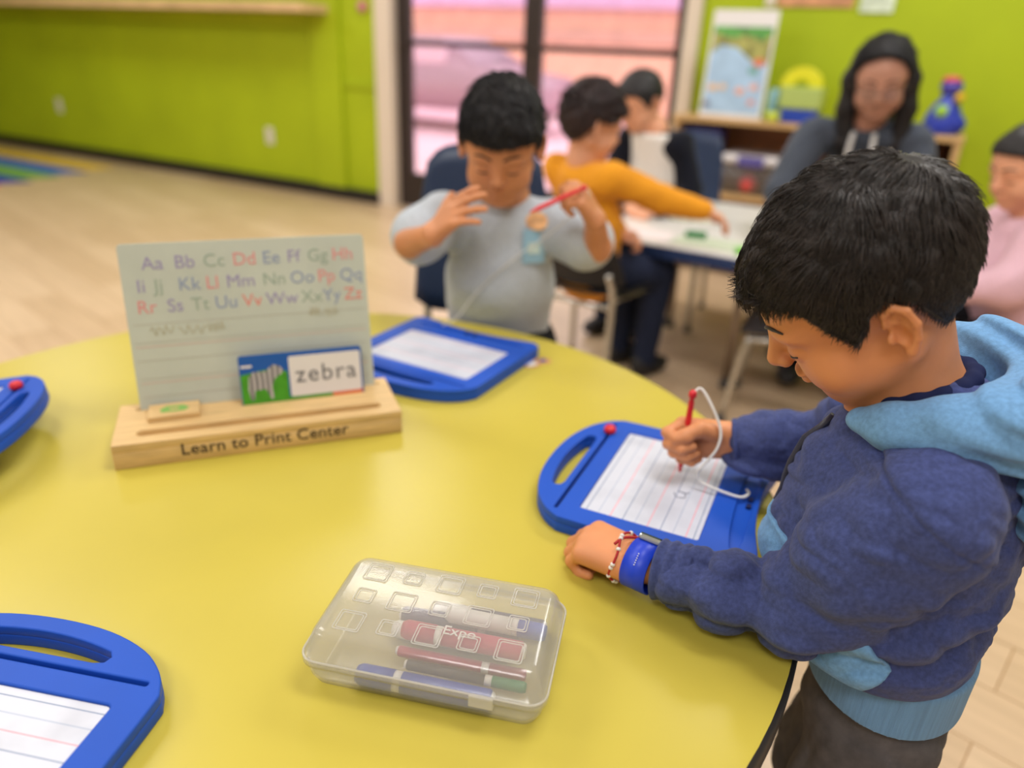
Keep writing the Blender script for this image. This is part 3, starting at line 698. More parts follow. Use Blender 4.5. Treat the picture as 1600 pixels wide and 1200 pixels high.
on_t2('leaf_toys', 'small pale leaf shaped pieces behind the orange sleeve', 'toy piece', 0.10, 0.50, 0.5, [[(-.09, -.02), (-.02, -.05), (.07, -.03), (.10, .02), (.02, .05), (-.07, .03)]], 0.008, mat('leaf_pale', (206, 204, 170), 0.6, noise=.25, nscale=25))

# ================================================================== shelf against the back wall
sh = empty('wooden_shelf', W0, (0, 0, WA)); tag(sh, 'low maple wooden shelf unit against the green wall', 'shelf')
SA, SB = 2.165, 3.505; ZT = 0.795
rbox('top_board', SA, SB, 0.01, 0.35, ZT - 0.025, ZT, M_maple, sh, 0.003)
rbox('side_panel', SA + .01, SA + .035, 0.015, 0.34, 0.0, ZT - .025, M_maple, sh, 0.002)
rbox('side_panel', SB - .035, SB - .005, 0.015, 0.345, 0.0, ZT - .025, M_maple, sh, 0.002)
rbox('divider_panel', 3.10, 3.125, 0.015, 0.33, 0.05, ZT - .025, M_maple, sh, 0.002)
rbox('shelf_board', SA + .03, SB - .03, 0.015, 0.335, 0.40, 0.425, M_maple, sh, 0.002)
rbox('bottom_board', SA + .03, SB - .03, 0.015, 0.335, 0.05, 0.075, M_maple, sh, 0.002)
rbox('back_panel', SA + .03, SB - .03, 0.012, 0.02, 0.05, ZT - .025, mat('brown_back_panel', (150, 98, 62), 0.6, noise=.06, nscale=9), sh)
M_bin = mat_clear('clear_bin', (226, 222, 224), 0.84, 0.15); M_binlid = mat('bin_lid_white', (222, 218, 222), 0.4); M_pur = mat('purple_label', (96, 88, 160), 0.5)
def storage_bin(label, s0, s1, z0, z1, toys):
    cx = (s0 + s1) / 2
    b = empty('storage_bin', RW(cx, 0.19, z0), (0, 0, WA)); tag(b, label, 'bin', 'clear bins in the shelf')
    hx, h = (s1 - s0) / 2, z1 - z0
    shell('bin_tub', [(hx * .9 - .01, .09, .01, 0.001), (hx * .93, .10, .015, 0.006), (hx * .98, .118, .015, h * .78), (hx * .98 - .003, .115, .014, h * .78), (hx * .93 - .003, .097, .014, 0.008), (hx * .9 - .012, .088, .01, 0.004)], M_bin, b)
    shell('bin_lid', [(hx * .94, .11, .012, h * 1.0), (hx * .99, .121, .015, h * .98), (hx, .124, .015, h * .78), (hx * .98, .12, .014, h * .78), (hx * .96, .117, .013, h * .95), (hx * .92, .108, .012, h * .97)], M_binlid, b)
    box('label_card', (-hx * .62, -.127, h * .74), (-hx * .05, -.1235, h * .99), M_pur, b, 0.001)
    for k, (dx, c, r) in enumerate(toys):
        lathe('toy_ball', [(r * math.sin(PI * j / 8), -r * math.cos(PI * j / 8)) for j in range(9)], mat('toy_%d_%d_%d' % c, c, 0.4), None, 16, RW(cx + dx, 0.255, z0 + 0.009 + r)).__setitem__('label', {0: 'red', 1: 'yellow'}[k] + ' round toy inside ' + ('the clear bin nearest the adult' if s0 > 2.4 else 'the left clear bin'))
        bpy.context.scene.collection.objects[-1]['category'] = 'toy'
storage_bin('clear storage bin with a red and a yellow toy on the shelf', 2.44, 2.90, 0.425, 0.625, [(-0.085, (232, 70, 70), 0.045), (0.035, (222, 176, 60), 0.038)])
storage_bin('clear storage bin beside the black sleeved child on the shelf', 2.205, 2.425, 0.425, 0.60, [])
bk = rbox('picture_book', 2.21, 2.40, 0.10, 0.26, 0.60, 0.735, mat('book_blue', (70, 76, 150), 0.5, noise=.2, nscale=18), bev=0.003); tag(bk, 'blue covered book lying on the left shelf bin', 'book')
db = rbox('dark_bin', 3.14, 3.45, 0.05, 0.32, 0.425, 0.66, mat('dark_bin_plastic', (24, 22, 24), 0.5), bev=0.012); tag(db, 'black bin in the right end of the shelf', 'bin')
# poster board on the shelf
po = empty('poster_board', RW(2.277, 0.26, ZT), (-0.10, 0, WA)); tag(po, 'poster board with a river scene standing on the shelf', 'poster')
PW, PH = 0.315, 0.50
box('board', (0, 0, 0), (PW, 0.006, PH), mat('poster_white', (232, 230, 232), 0.5), po, 0.001)
def printp(name, lp, d, m):
    o = plate(name, [lp], 0, 0.0008, m, po); o.rotation_euler = (PI / 2, 0, 0); o.location = (0, -0.0002 - d, 0)
printp('water_print', [(0.012, 0.02), (PW - .012, 0.02), (PW - .012, 0.40), (0.012, 0.40)], 0, mat('print_water', (170, 202, 234), 0.5, noise=.06, nscale=10))
printp('bank_print', [(0.012, 0.30), (0.06, 0.34), (0.14, 0.33), (0.22, 0.27), (PW - .012, 0.26), (PW - .012, 0.42), (0.012, 0.42)], 0.001, mat('print_bank', (150, 150, 84), 0.5, noise=.3, nscale=22))
printp('tree_print', [(0.012, 0.40), (0.10, 0.37), (0.18, 0.39), (0.26, 0.36), (PW - .012, 0.40), (PW - .012, 0.425), (0.012, 0.425)], 0.002, mat('print_leaf', (92, 158, 78), 0.5, noise=.3, nscale=28))
for k, (x_, y_, r, c) in enumerate([(0.05, 0.14, .022, (236, 196, 150)), (0.10, 0.145, .018, (236, 200, 160)), (0.19, 0.13, .022, (236, 176, 156)), (0.255, 0.15, .02, (238, 180, 166)), (0.255, 0.08, .017, (226, 150, 140)), (0.24, 0.225, .022, (110, 170, 160)), (0.03, 0.06, .02, (120, 124, 150)), (0.26, 0.265, .026, (222, 130, 96))]):
    printp('creature_print', [(x_ + r * 1.1 * math.cos(a), y_ + r * .8 * math.sin(a)) for a in np.linspace(0, 2 * PI, 14)[:-1]], 0.003, mat('print_c%d' % k, c, 0.5))
# tub with an arched yellow handle
tb = empty('toy_tub', RW(2.76, 0.24, ZT), (0, 0, WA)); tag(tb, 'clear green tub with blue base and yellow arched top on the shelf', 'tub')
box('tub_base', (-0.075, -0.06, 0), (0.10, 0.06, 0.065), mat('tub_blue', (36, 70, 176), 0.4), tb, 0.006)
box('tub_body', (-0.085, -0.065, 0.065), (0.11, 0.065, 0.165), mat('tub_green', (176, 196, 110), 0.35), tb, 0.008)
plate('arched_handle', [[(0.10 * math.cos(a), 0.09 * math.sin(a)) for a in np.linspace(0, PI, 17)] + [(-0.045, 0.0)] + [(0.035 * math.cos(a), 0.03 * math.sin(a)) for a in np.linspace(PI, 0, 9)]], -0.02, 0.02, mat('tub_yellow', (226, 222, 40), 0.4), tb, 0.004).matrix_local = Matrix.Translation((0.0, 0, 0.165)) @ Matrix.Rotation(PI / 2, 4, 'X')
tc_ = lathe('teal_tube', [(0, 0), (0.026, 0), (0.028, 0.004), (0.028, 0.13), (0.022, 0.135), (0.022, 0.15), (0, 0.15)], mat('teal_tube', (130, 176, 186), 0.4), None, 18, RW(2.64, 0.24, ZT)); tag(tc_, 'teal tube standing between poster and tub on the shelf', 'tube')
cp_ = lathe('lime_cup', [(0, 0), (0.028, 0), (0.036, 0.045), (0.033, 0.045), (0.026, 0.004), (0, 0.004)], mat('lime_cup', (206, 222, 70), 0.4), None, 18, RW(2.662, 0.31, ZT)); tag(cp_, 'small lime yellow cup at the front of the shelf top', 'cup')
# blue toy at the right end
ty = empty('toy_bottle', RW(3.40, 0.22, ZT), (0, 0, WA)); tag(ty, 'blue and purple toy with a red top at the right shelf end', 'toy')
M_tb = mat('toy_blue', (44, 64, 180), 0.35); M_tp = mat('toy_purple', (78, 66, 170), 0.35)
lathe('toy_body', [(0, 0), (0.075, 0), (0.082, 0.01), (0.078, 0.07), (0.055, 0.12), (0.032, 0.15), (0.03, 0.18), (0, 0.18)], M_tb, ty, 22)
lathe('toy_head', [(0, 0), (0.038, 0.0), (0.046, 0.02), (0.042, 0.045), (0, 0.05)], M_tp, ty, 20, (0, 0, 0.175))
lathe('toy_cap', [(0, 0), (0.042, 0), (0.036, 0.018), (0, 0.026)], mat('toy_red', (224, 84, 96), 0.4), ty, 18, (-0.005, 0, 0.222))
lathe('toy_spout', [(0, 0), (0.018, 0), (0.020, 0.03), (0, 0.035)], mat('toy_yellow', (222, 178, 50), 0.4), ty, 14, (0.035, -0.03, 0.15), (0.9, 0.6, 0))
lathe('toy_disc', [(0, 0), (0.026, 0), (0.026, 0.008), (0, 0.010)], mat('toy_green', (150, 196, 60), 0.4), ty, 18, (-0.015, -0.07, 0.10), (PI / 2 - .35, 0, 0))
lathe('toy_lobe', [(0.045 * math.sin(PI * j / 8), -0.045 * math.cos(PI * j / 8)) for j in range(9)], mat('toy_deep_blue', (20, 46, 168), 0.35), ty, 16, (0.05, -0.02, 0.045))
# ================================================================== people
V3 = lambda *a: np.array(a, dtype=np.float64)
def unit(v): v = np.asarray(v, dtype=float); return v / np.linalg.norm(v)
def basis(face, pitch, roll=0.0):
    """columns: right, face, up of a head that faces `face` (flat direction), pitched down"""
    f = unit((face[0], face[1], 0)); r = V3(f[1], -f[0], 0); z = V3(0, 0, 1)
    y = f * math.cos(pitch) - z * math.sin(pitch); u = np.cross(r, y)
    r2 = r * math.cos(roll) + u * math.sin(roll); u2 = -r * math.sin(roll) + u * math.cos(roll)
    return np.stack([r2, y, u2], 1)
def head_local(q, ears=True):
    """a child's head in its own frame: x right, y towards the face, z up; about 0.19 m tall"""
    m = q.copy(); m[:, 0] = np.abs(m[:, 0])
    d = ell(q, (0, -.012, .026), (.0715, .090, .074))
    d = smin(d, ell(q, (0, .030, .020), (.060, .052, .050)), .02)
    d = smin(d, ell(q, (0, .026, -.028), (.054, .052, .064)), .022)
    d = smin(d, sph(m, (.032, .043, -.044), .0275), .022)
    d = smin(d, sph(q, (0, .055, -.083), .0155), .022)
    d = smin(d, cap(m, (.048, -.010, -.046), (.018, .045, -.080), .016, .013), .024)
    d = smin(d, ell(m, (.024, .068, .010), (.022, .012, .007)), .014)
    d = smax(d, -ell(m, (.030, .090, -.008), (.015, .012, .009)), .012)
    d = smin(d, sph(m, (.029, .0655, -.011), .0125), .005)
    d = smin(d, cap(q, (0, .077, .006), (0, .094, -.027), .0055, .0088), .012)
    d = smin(d, sph(m, (.0085, .087, -.031), .0062), .006)
    d = smin(d, ell(q, (0, .0785, -.0515), (.015, .007, .0042)), .006)
    d = smin(d, ell(q, (0, .0765, -.0610), (.013, .007, .0044)), .006)
    d = smax(d, -ell(q, (0, .0905, -.0565), (.018, .006, .0012)), .003)
    if ears:
        e0 = np.array((.0705, -.004, -.011)); u = np.array((.50, -.866, 0)); v = np.array((.05, -.22, .974)); u = u / np.linalg.norm(u); v = v - u * (u @ v); v = v / np.linalg.norm(v); w = np.cross(v, u); w = w if w[0] > 0 else -w
        E = lambda U, Vv, Wd=0.0: e0 + u * U + v * Vv + w * Wd
        R = np.stack([u, v, w], 1)
        e = ell(m, E(.012, .001, -.003), (.0125, .0215, .0060), R)
        e = smin(e, chain(m, [E(.001, .008, .002), E(.005, .020, .003), E(.014, .0255, .003), E(.0235, .020, .003), E(.0265, .006, .002), E(.022, -.009, .001), E(.013, -.021, .0)], [.0028, .0032, .0034, .0034, .0034, .0034, .0055], .002), .003)
        e = smax(e, -ell(m, E(.0110, -.003, .004), (.0078, .0115, .0075), R), .002)
        e = smax(e, -ell(m, E(.016, .012, .004), (.0045, .0065, .0042), R), .002)
        e = smin(e, ell(m, E(.001, -.006, .002), (.0035, .005, .004), R), .003)
        d = smin(d, e, .004)
    return d
class Head:
    def __init__(s, c, R, sc): s.c, s.R, s.sc = V3(*c), np.asarray(R), sc
    def loc(s, P): return ((P - s.c.astype(np.float32)) @ s.R.astype(np.float32)) / np.float32(s.sc)
    def wld(s, q): return s.c + s.R @ (V3(*q) * s.sc)
    def sdf(s, P, fn=head_local):
        q = s.loc(P); r = np.linalg.norm(q, axis=1); d = (r - 0.10).astype(np.float32); k = r < 0.15
        if k.any(): d[k] = fn(q[k])
        return d * s.sc
    def snap(s, q, out=0.0):
        p = np.array([q], dtype=np.float32)
        for _ in range(12):
            d = head_local(p) - out; e = 1e-4
            g = np.array([[(head_local(p + A3(*(np.eye(3)[k] * e))) - d - out)[0] / e for k in range(3)]])
            p = (p - (d / max((g * g).sum(), .2)) * g).astype(np.float32)
        return s.wld(p[0])
def hand_parts(W, d, n, left, sc=1.0, curls=((60, 130, 180),) * 4, spread=0.0, thumb=None):
    W = V3(*W); d = unit(d); n = unit(V3(*n) - d * np.dot(n, d)); s = np.cross(d, n) if left else np.cross(n, d)
    palm = []; fingers = []
    offs = (0.019, 0.0065, -0.006, -0.0175); lp = (0.055, 0.057, 0.054, 0.049)
    lens = ((.027, .017, .013), (.030, .019, .014), (.027, .018, .013), (.021, .014, .011))
    rad = (.0075, .0077, .0072, .0063)
    for i in range(4):
        kn = W + (d * lp[i] + s * offs[i] - n * 0.001 * abs(i - 1)) * sc
        palm.append(([W + s * offs[i] * .62 * sc, kn], [.0135 * sc, .0098 * sc]))
        pts = [kn]; rr = [rad[i] * 1.12 * sc]
        di = unit(d + s * spread * (1.5 - i) / 1.5); 
        for L, a in zip(lens[i], curls[i]):
            a = math.radians(a); pts.append(pts[-1] + (di * math.cos(a) - n * math.sin(a)) * L * sc); rr.append(rad[i] * (1 - .07 * len(rr)) * sc)
        fingers.append((pts, rr))
    t = thumb or ((.010, .014, -.004), (.030, .030, -.010), (.050, .036, -.014), (.064, .035, -.016))
    tp = [W + (d * a + s * b + n * c) * sc for a, b, c in t]
    fingers.append((tp, [.0125 * sc, .0098 * sc, .0085 * sc, .0072 * sc][:len(tp)]))
    return palm, fingers, W + d * .05 * sc
def hand_sdf(P, H, sc=1.0):
    palm, fingers, c = H
    r = np.linalg.norm(P - c.astype(np.float32), axis=1); d = (r - .10 * sc).astype(np.float32); k = r < .14 * sc
    if not k.any(): return d
    Q = P[k]; e = None
    for pts, rr in palm:
        f = chain(Q, pts, rr); e = f if e is None else smin(e, f, .007 * sc)
    for pts, rr in fingers:
        e = smin(e, chain(Q, pts, rr, .003 * sc), .0035 * sc)
    d[k] = e
    return d
def hair_local(q, top=.014, side=.009, line=None, seed=3, amp=.003, flat=1.0):
    d = ell(q, (0, -.012, .028), (.0715 + side, .090 + .009, .074 + top))
    d = smin(d, ell(q, (0, .030, .034), (.060 + side, .052 + .007, .046 + top)), .02)
    d = d + amp * wob(q, 150, seed) + amp * .6 * wob(q, 330, seed + 1)
    ys = [-.12, -.07, -.052, -.040, -.030, -.018, 0, .010, .020, .034, .048, .062, .10] if line is None else line[0]
    zs = [-.060, -.060, -.048, -.020, .010, .022, .016, -.004, -.014, .006, .034, .050, .060] if line is None else line[1]
    zl = np.interp(q[:, 1], ys, zs).astype(np.float32)
    return smax(d, (zl - q[:, 2]) * .75, .006)
def strands(me_src, head, n, L, r, name, m, parent, seed=1, lift=0.18, crown=(0, -.080, .085), fwd=0.30, curl=0.35, zmin=-1.0):
    """short hairs growing from a hair cap, one mesh"""
    rs = np.random.RandomState(seed)
    co = np.empty(len(me_src.vertices) * 3, dtype=np.float32); me_src.vertices.foreach_get('co', co); co = co.reshape(-1, 3)
    no = np.empty(len(me_src.vertices) * 3, dtype=np.float32); me_src.vertices.foreach_get('normal', no); no = no.reshape(-1, 3)
    q = head.loc(co); nl = no @ head.R.astype(np.float32)
    ok = np.where((q[:, 2] > zmin) & ((q * nl).sum(1) > 0))[0]
    ids = rs.choice(ok, n); q = q[ids]; nl = nl[ids]
    fl = q - np.array(crown); fl[:, 1] += fwd * np.linalg.norm(fl, axis=1); fl[:, 2] -= .02
    fl += rs.normal(size=fl.shape) * np.linalg.norm(fl, axis=1)[:, None] * curl * .35
    ph = np.stack([np.sin(q @ np.array(v) * 1.0) for v in ((70, 40, -30), (-35, 60, 55), (45, -50, 60))], 1) * curl * .07
    fl = fl + ph
    fl = fl - nl * (fl * nl).sum(1)[:, None]; fl /= np.linalg.norm(fl, axis=1)[:, None] + 1e-9
    side = np.cross(fl, nl); K = 4; LL = L * (0.6 + 0.8 * rs.rand(n)) * np.clip((q[:, 2] + .03) / .10, .38, 1.0); LL = np.where(q[:, 1] > .03, np.minimum(LL, L * np.clip((q[:, 2] - .030) / .03, .3, 1.0)), LL)
    pts = []
    for k in range(K):
        t = k / (K - 1)
        pts.append(q - nl * .002 + fl * (LL * t)[:, None] + nl * (LL * lift * math.sin(t * 2.2))[:, None] - np.array([0, 0, 1]) * (LL * .25 * t * t)[:, None])
    allv = []
    for k in range(K):
        w_ = r * (1 - .85 * k / (K - 1))
        for a in range(3):
            ang = a * 2 * PI / 3
            allv.append(pts[k] + (side * math.cos(ang) + nl * math.sin(ang)) * w_)
    Vv = np.stack(allv, 1).reshape(-1, 3)          # n*(K*3)
    Vv = (Vv * head.sc) @ head.R.T + head.c
    base = (np.arange(n) * K * 3)[:, None, None]
    qd = np.array([[k * 3 + a, k * 3 + (a + 1) % 3, (k + 1) * 3 + (a + 1) % 3, (k + 1) * 3 + a] for k in range(K - 1) for a in range(3)])[None]
    F = (base + qd).reshape(-1, 4)
    me = bpy.data.meshes.new(name); me.vertices.add(len(Vv)); me.vertices.foreach_set('co', Vv.astype(np.float32).ravel())
    me.loops.add(F.size); me.loops.foreach_set('vertex_index', F.ravel().astype(np.int32))
    me.polygons.add(len(F)); me.polygons.foreach_set('loop_start', np.arange(0, F.size, 4, dtype=np.int32)); me.polygons.foreach_set('loop_total', np.full(len(F), 4, dtype=np.int32))
    me.update()
    return mobj(name, me, m, parent)
def face_marks(h, parent, hair, lash=True, brow=True):
    for sx in (-1, 1):
        if brow:
            pts = [h.snap((sx * x, y, z), .0008) for x, y, z in ((.011, .084, .014), (.020, .083, .0185), (.031, .078, .0200), (.042, .069, .0165))]
            tube('eyebrow', catmull(pts, 4), [.0012 * h.sc] + [.0019 * h.sc] * 9 + [.0014 * h.sc] * 2 + [.0007 * h.sc], hair, parent, 6)
        if lash:
            pts = [h.snap((sx * x, y, z), .0004) for x, y, z in ((.018, .078, -.0150), (.025, .081, -.0165), (.033, .079, -.0160), (.040, .073, -.0140))]
            tube('eyelash', catmull(pts, 4), .0011 * h.sc, hair, parent, 6)
def skin(name, rgb): return mat(name, rgb, 0.48, 0.4, 0.05, 14, 0.04, 500, sss=0.12)
def cloth(name, rgb, noise=.10, bump=.25): return mat(name, rgb, 0.95, 0.1, noise, 240, bump, 900, sheen=.12)
M_hair = mat('black_brown_hair', (40, 34, 32), 0.42, 0.5, 0.25, 60)
M_cap = mat('hair_undercoat', (30, 26, 25), 0.75, 0.25, 0.25, 90, 0.4, 300)
M_hairb = mat('black_hair', (26, 24, 28), 0.55, 0.4, 0.2, 60, 0.5, 220)

# ------------------------------------------------------------------ the boy in the navy hoodie
def near_boy():
    F = V3(-.927, .375, 0); L = V3(-.375, -.927, 0); Z = V3(0, 0, 1); O = V3(.42, .595, 0)
    root = empty('person', (.42, .595, 0)); tag(root, 'boy in a navy hoodie with light blue hood writing at the yellow table', 'person')
    inv = Matrix.Translation((-.42, -.595, 0))
    def put(name, me, m):
        me.transform(inv); return mobj(name, me, m, root)
    H = Head((.296, .6187, .9008), basis((math.cos(2.892), math.sin(2.892)), .643, .18), .93)
    N = V3(.375, .622, .805)
    Lsh, Lel, Lwr = V3(.351, .518, .746), V3(.278, .549, .611), V3(.136, .623, .5985)
    Rsh, Rel, Rwr = V3(.440, .722, .745), V3(.395, .790, .655), V3(.280, .832, .634)
    LH = hand_parts(Lwr, (-.74, .66, -.08), (.05, -.22, .96), True, 1.12, ((38, 118, 175), (42, 125, 185), (45, 130, 190), (48, 132, 195)), thumb=((.012, .014, -.004), (.034, .026, -.012), (.052, .024, -.018), (.064, .016, -.020)))
    RH = hand_parts(Rwr, (-.95, .28, -.10), (.30, .94, .12), False, 1.05, ((52, 138, 190), (66, 150, 214), (70, 156, 220), (74, 160, 225)), thumb=((.012, .014, -.006), (.034, .024, -.018), (.052, .020, -.029), (.064, .010, -.033)))
    def body(P):
        d = H.sdf(P)
        d = smin(d, cap(P, H.wld((0, -.022, -.04)), N + Z * -.02, .040, .043), .018)
        d = smin(d, cap(P, N - Z * .03, (.41, .60, .55), .055, .07), .03)
        for sh, el, wr, hd in ((Lsh, Lel, Lwr, LH), (Rsh, Rel, Rwr, RH)):
            a = chain(P, [N - Z * .05, sh, el, wr], [.035, .028, .024, .0175], .01)
            d = smin(d, smin(a, hand_sdf(P, hd), .010), .006)
        return d
    put('skin', implicit(body, (.03, .44, .53), (.52, .88, 1.03), .0021), skin('skin_warm', (212, 142, 96)))
    face_marks_parent = root
    # hair
    def hair(P):
        return H.sdf(P, lambda q: hair_local(q, .020, .0065, amp=.0022, seed=5))
    hm = implicit(hair, (.16, .47, .83), (.46, .76, 1.05), .0022, 'hair')
    strands(hm, H, 24000, .023, .00075, 'hair_strands', M_hair, root, 3, .16, curl=.6)
    put('hair', hm, M_cap)
    for o in list(COL.objects):
        if o.name.startswith('hair_strands') and o.parent == root and not o.get('_done'):
            o.data.transform(inv); o['_done'] = 1; del o['_done']
    n0 = set(COL.objects); face_marks(H, root, M_hair)
    for o in set(COL.objects) - n0: o.data.transform(inv)
    # hoodie
    def toloc(P):
        q = P - O.astype(np.float32); return np.stack([q @ F.astype(np.float32), q @ L.astype(np.float32), P[:, 2]], 1)
    def torso(P):
        q = toloc(P); q[:, 1] *= np.interp(P[:, 2], [.55, .67], [.76, .95]).astype(np.float32)
        d = chain(q, [(.020, 0, .545), (.042, 0, .61), (.042, 0, .68), (.032, 0, .745)], [.080, .098, .102, .082], .03)
        d = smin(d, cap(P, Lsh + L * -.01, Rsh + L * .01, .050, .050), .035)
        d = smin(d, cap(P, N - Z * .02 - F * .01, N - Z * .08, .055, .07), .03)
        return d
    def sleeve(P, pts, rr):
        return chain(P, pts, rr, .022)
    LS = ([Lsh, Lsh * .5 + Lel * .5 + Z * -.004, Lel, Lel * .55 + Lwr * .45 + Z * .001, Lwr - unit(Lwr - Lel) * .048], [.056, .054, .041, .034, .031])
    RS = ([Rsh, Rsh * .5 + Rel * .5, Rel, Rel * .4 + Rwr * .6, V3(.306, .825, .636)], [.054, .052, .044, .039, .034])
    def hoodie0(P):
        d = torso(P)
        d = smin(d, sleeve(P, *LS), .007); d = smin(d, sleeve(P, *RS), .012)
        return d
    def folds(P):
        q = toloc(P)
        w1 = wob(P * A3(.8, .8, 1.25), 46, 11); w2 = wob(P * A3(1, 1, 1.7), 85, 12)
        f = .0062 * (2 * np.abs(w1) - .55) + .0034 * (2 * np.abs(w2) - .55) + .0014 * (2 * np.abs(wob(P * A3(1, 1, 1.4), 170, 13)) - .55)
        # gathers round the elbow and along the forearm
        ab = (Lwr - Lel); t = ((P - Lel.astype(np.float32)) @ ab.astype(np.float32)) / float(ab @ ab)
        near = np.exp(-((np.linalg.norm(P - (Lel * .6 + Lwr * .4).astype(np.float32), axis=1) / .085) ** 2))
        f += .0052 * near * (2 * np.abs(np.sin(t * 10 + 1.6 * w1 + 1.0)) - 1)
        ua = (Lel - Lsh); tu = ((P - Lsh.astype(np.float32)) @ ua.astype(np.float32)) / float(ua @ ua)
        n2 = np.exp(-((np.linalg.norm(P - (Lel * .8 + Lsh * .2 + F * .01).astype(np.float32), axis=1) / .06) ** 2))
        f += .004 * n2 * np.sin(tu * 16 + 2.5 * w1)
        # horizontal slack folds low on the back and side
        lw = np.exp(-((P[:, 2] - .605) / .05) ** 2)
        f += .0060 * lw * (2 * np.abs(np.sin(P[:, 2] * 62 + 1.6 * w1 + q[:, 0] * 9)) - 1)
        f *= np.clip((P[:, 2] - .552) / .03, 0.1, 1)
        # armhole seam
        return f.astype(np.float32)
    def seam(P):
        ua = unit(Lel - Lsh); t = (P - Lsh.astype(np.float32)) @ ua.astype(np.float32)
        r = np.linalg.norm(P - Lsh.astype(np.float32), axis=1)
        return np.where(r < .085, -.0022 * np.exp(-((t + .004) / .0022) ** 2), 0).astype(np.float32)
    def hoodie(P):
        d0 = hoodie0(P); d = d0 + 0; k = np.abs(d0) < .03
        if k.any(): d[k] = d0[k] - folds(P[k]) * .9 - seam(P[k])
        d = smax(d, (.550 - P[:, 2]), .010)
        nk = cap(P, N - Z * .015 + F * .006, N + Z * .10 + F * .05, .050, .055)
        return smax(d, -nk, .006)
    navy = cloth('navy_fleece', (66, 76, 124), .10)
    put('hoodie', implicit(hoodie, (.10, .40, .53), (.62, .92, .90), .0026), navy)
    lblue = cloth('light_blue_fleece', (112, 158, 204), .06)
    rib = mat('light_blue_rib', (108, 150, 194), 0.95, 0.1, .05, 60, .5, 260, sheen=.1, stretch=(6, 6, .2))
    def hem(P):
        q = toloc(P); q2 = q.copy(); q2[:, 1] *= .78
        q2[:, 0] = (q2[:, 0] - .014) * 1.06; d = chain(q2, [(0, 0, .40), (0, 0, .60)], [.081, .084], .02) - .0015 * wob(P, 30, 4)
        return smax(d, np.abs(P[:, 2] - .527) - .031, .008)
    put('hem_band', implicit(hem, (.25, .42, .50), (.60, .75, .60), .0026), rib)
    def pocket(P):
        q = toloc(P); d = np.abs(torso(P) - folds(P) * .9 - .001) - .0032
        zc = .592; e1 = (.030 + np.where(q[:, 2] > zc, (q[:, 2] - zc) * .9, (zc - q[:, 2]) * .6)) - q[:, 0]
        e2 = np.maximum(.562 - q[:, 2], q[:, 2] - .665)
        e3 = np.abs(q[:, 1] - .06) - .08
        return smax(smax(smax(d, e1, .002), e2, .002), e3, .002)
    put('pocket', implicit(pocket, (.22, .42, .54), (.50, .78, .70), .0024), lblue)
    def cuff(W, d0, r):
        d0 = unit(d0)
        def f(P):
            t = (P - W.astype(np.float32)) @ d0.astype(np.float32)
            rad = np.linalg.norm(P - W.astype(np.float32) - t[:, None] * d0.astype(np.float32), axis=1)
            return smax(rad - (r - t * .05 + .0012 * np.sin(t * 500)), np.abs(t) - .019, .005)
        return f
    for W, dd, r in ((Lwr - unit(Lwr - Lel) * .042, Lwr - Lel, .0315), (V3(.302, .826, .635), (-.97, .22, -.20), .032)):
        put('cuff', implicit(cuff(W, dd, r), W - .06, W + .06, .002), navy)
    # hood, bunched round the neck
    hp = [(.046, .055, -.014, .012), (.022, .069, -.008, .019), (-.02, .076, .002, .026), (-.06, .068, .012, .032), (-.092, .036, .020, .035), (-.102, 0, .024, .035), (-.095, -.036, .028, .033), (-.06, -.066, .030, .029), (-.02, -.076, .022, .023), (.02, -.066, .0, .018), (.046, -.040, -.015, .012)]
    hpts = [N + F * a + L * b + Z * c for a, b, c, r in hp]; hr = [r for *_, r in hp]
    def hood(P):
        d = chain(P, hpts, hr, .02)
        q = toloc(P)
        d = smin(d, ell(q, (-.062, 0, N[2] - .050), (.040, .090, .058)), .035)
        nk = cap(P, N - Z * .03 + F * .004, N + Z * .12 + F * .045 - Z * 0, .047, .066)
        d = smax(d, -nk, .010)
        w = wob(P, 40, 21)
        return d - .0035 * np.sin(q[:, 2] * 260 + 5.0 * w + 40 * np.hypot(q[:, 0] - .06, q[:, 1])) * np.clip((.06 - q[:, 0]) / .08, .25, 1) - .0025 * w
    put('hood', implicit(hood, (.24, .47, .66), (.64, .84, .90), .0026), lblue)
    def collar(P):
        pts = [N + Z * .012 + F * (.008 + .046 * math.cos(a)) + L * .049 * math.sin(a) - Z * .016 * math.cos(a) for a in np.linspace(0, 2 * PI, 17)]
        return chain(P, pts, [.008] * 17, .004)
    put('undershirt_collar', implicit(collar, N - .08, N + .08, .0022), mat('dark_navy_knit', (34, 40, 74), .9, .1))
    zpts = []
    for zz in np.linspace(N[2] - .035, .575, 14):
        p = O + F * .26 + Z * zz
        for _ in range(60):
            p = p - F * float(min(max(hoodie(np.array([p], dtype=np.float32))[0], -.01), .01)) * .9
        zpts.append(Vector(p))
    zo = tube('zipper', zpts, .0040, mat('zipper_navy', (40, 44, 66), .4), root, 8); zo.data.transform(inv)
    # trousers and shoes
    def trousers(P):
        q = toloc(P); q2 = q.copy(); q2[:, 1] *= .90
        d = chain(q2, [(.010, 0, .46), (.012, 0, .54)], [.074, .066], .02)
        for s in (-1, 1):
            d = smin(d, chain(q, [(.010, s * .042, .45), (.03, s * .055, .28), (.0, s * .062, .06)], [.060, .056, .048], .02), .02)
        w = wob(P, 55, 31)
        d = d - .006 * (2 * np.abs(w) - .5) - .003 * (2 * np.abs(wob(P * A3(1, 1, .5), 110, 32)) - .5)
        return smax(d, P[:, 2] - .55, .004)
    put('trousers', implicit(trousers, (.22, .38, .02), (.62, .78, .57), .0045), mat('grey_twill', (88, 86, 90), .85, .15, .10, 60, .2, 700))
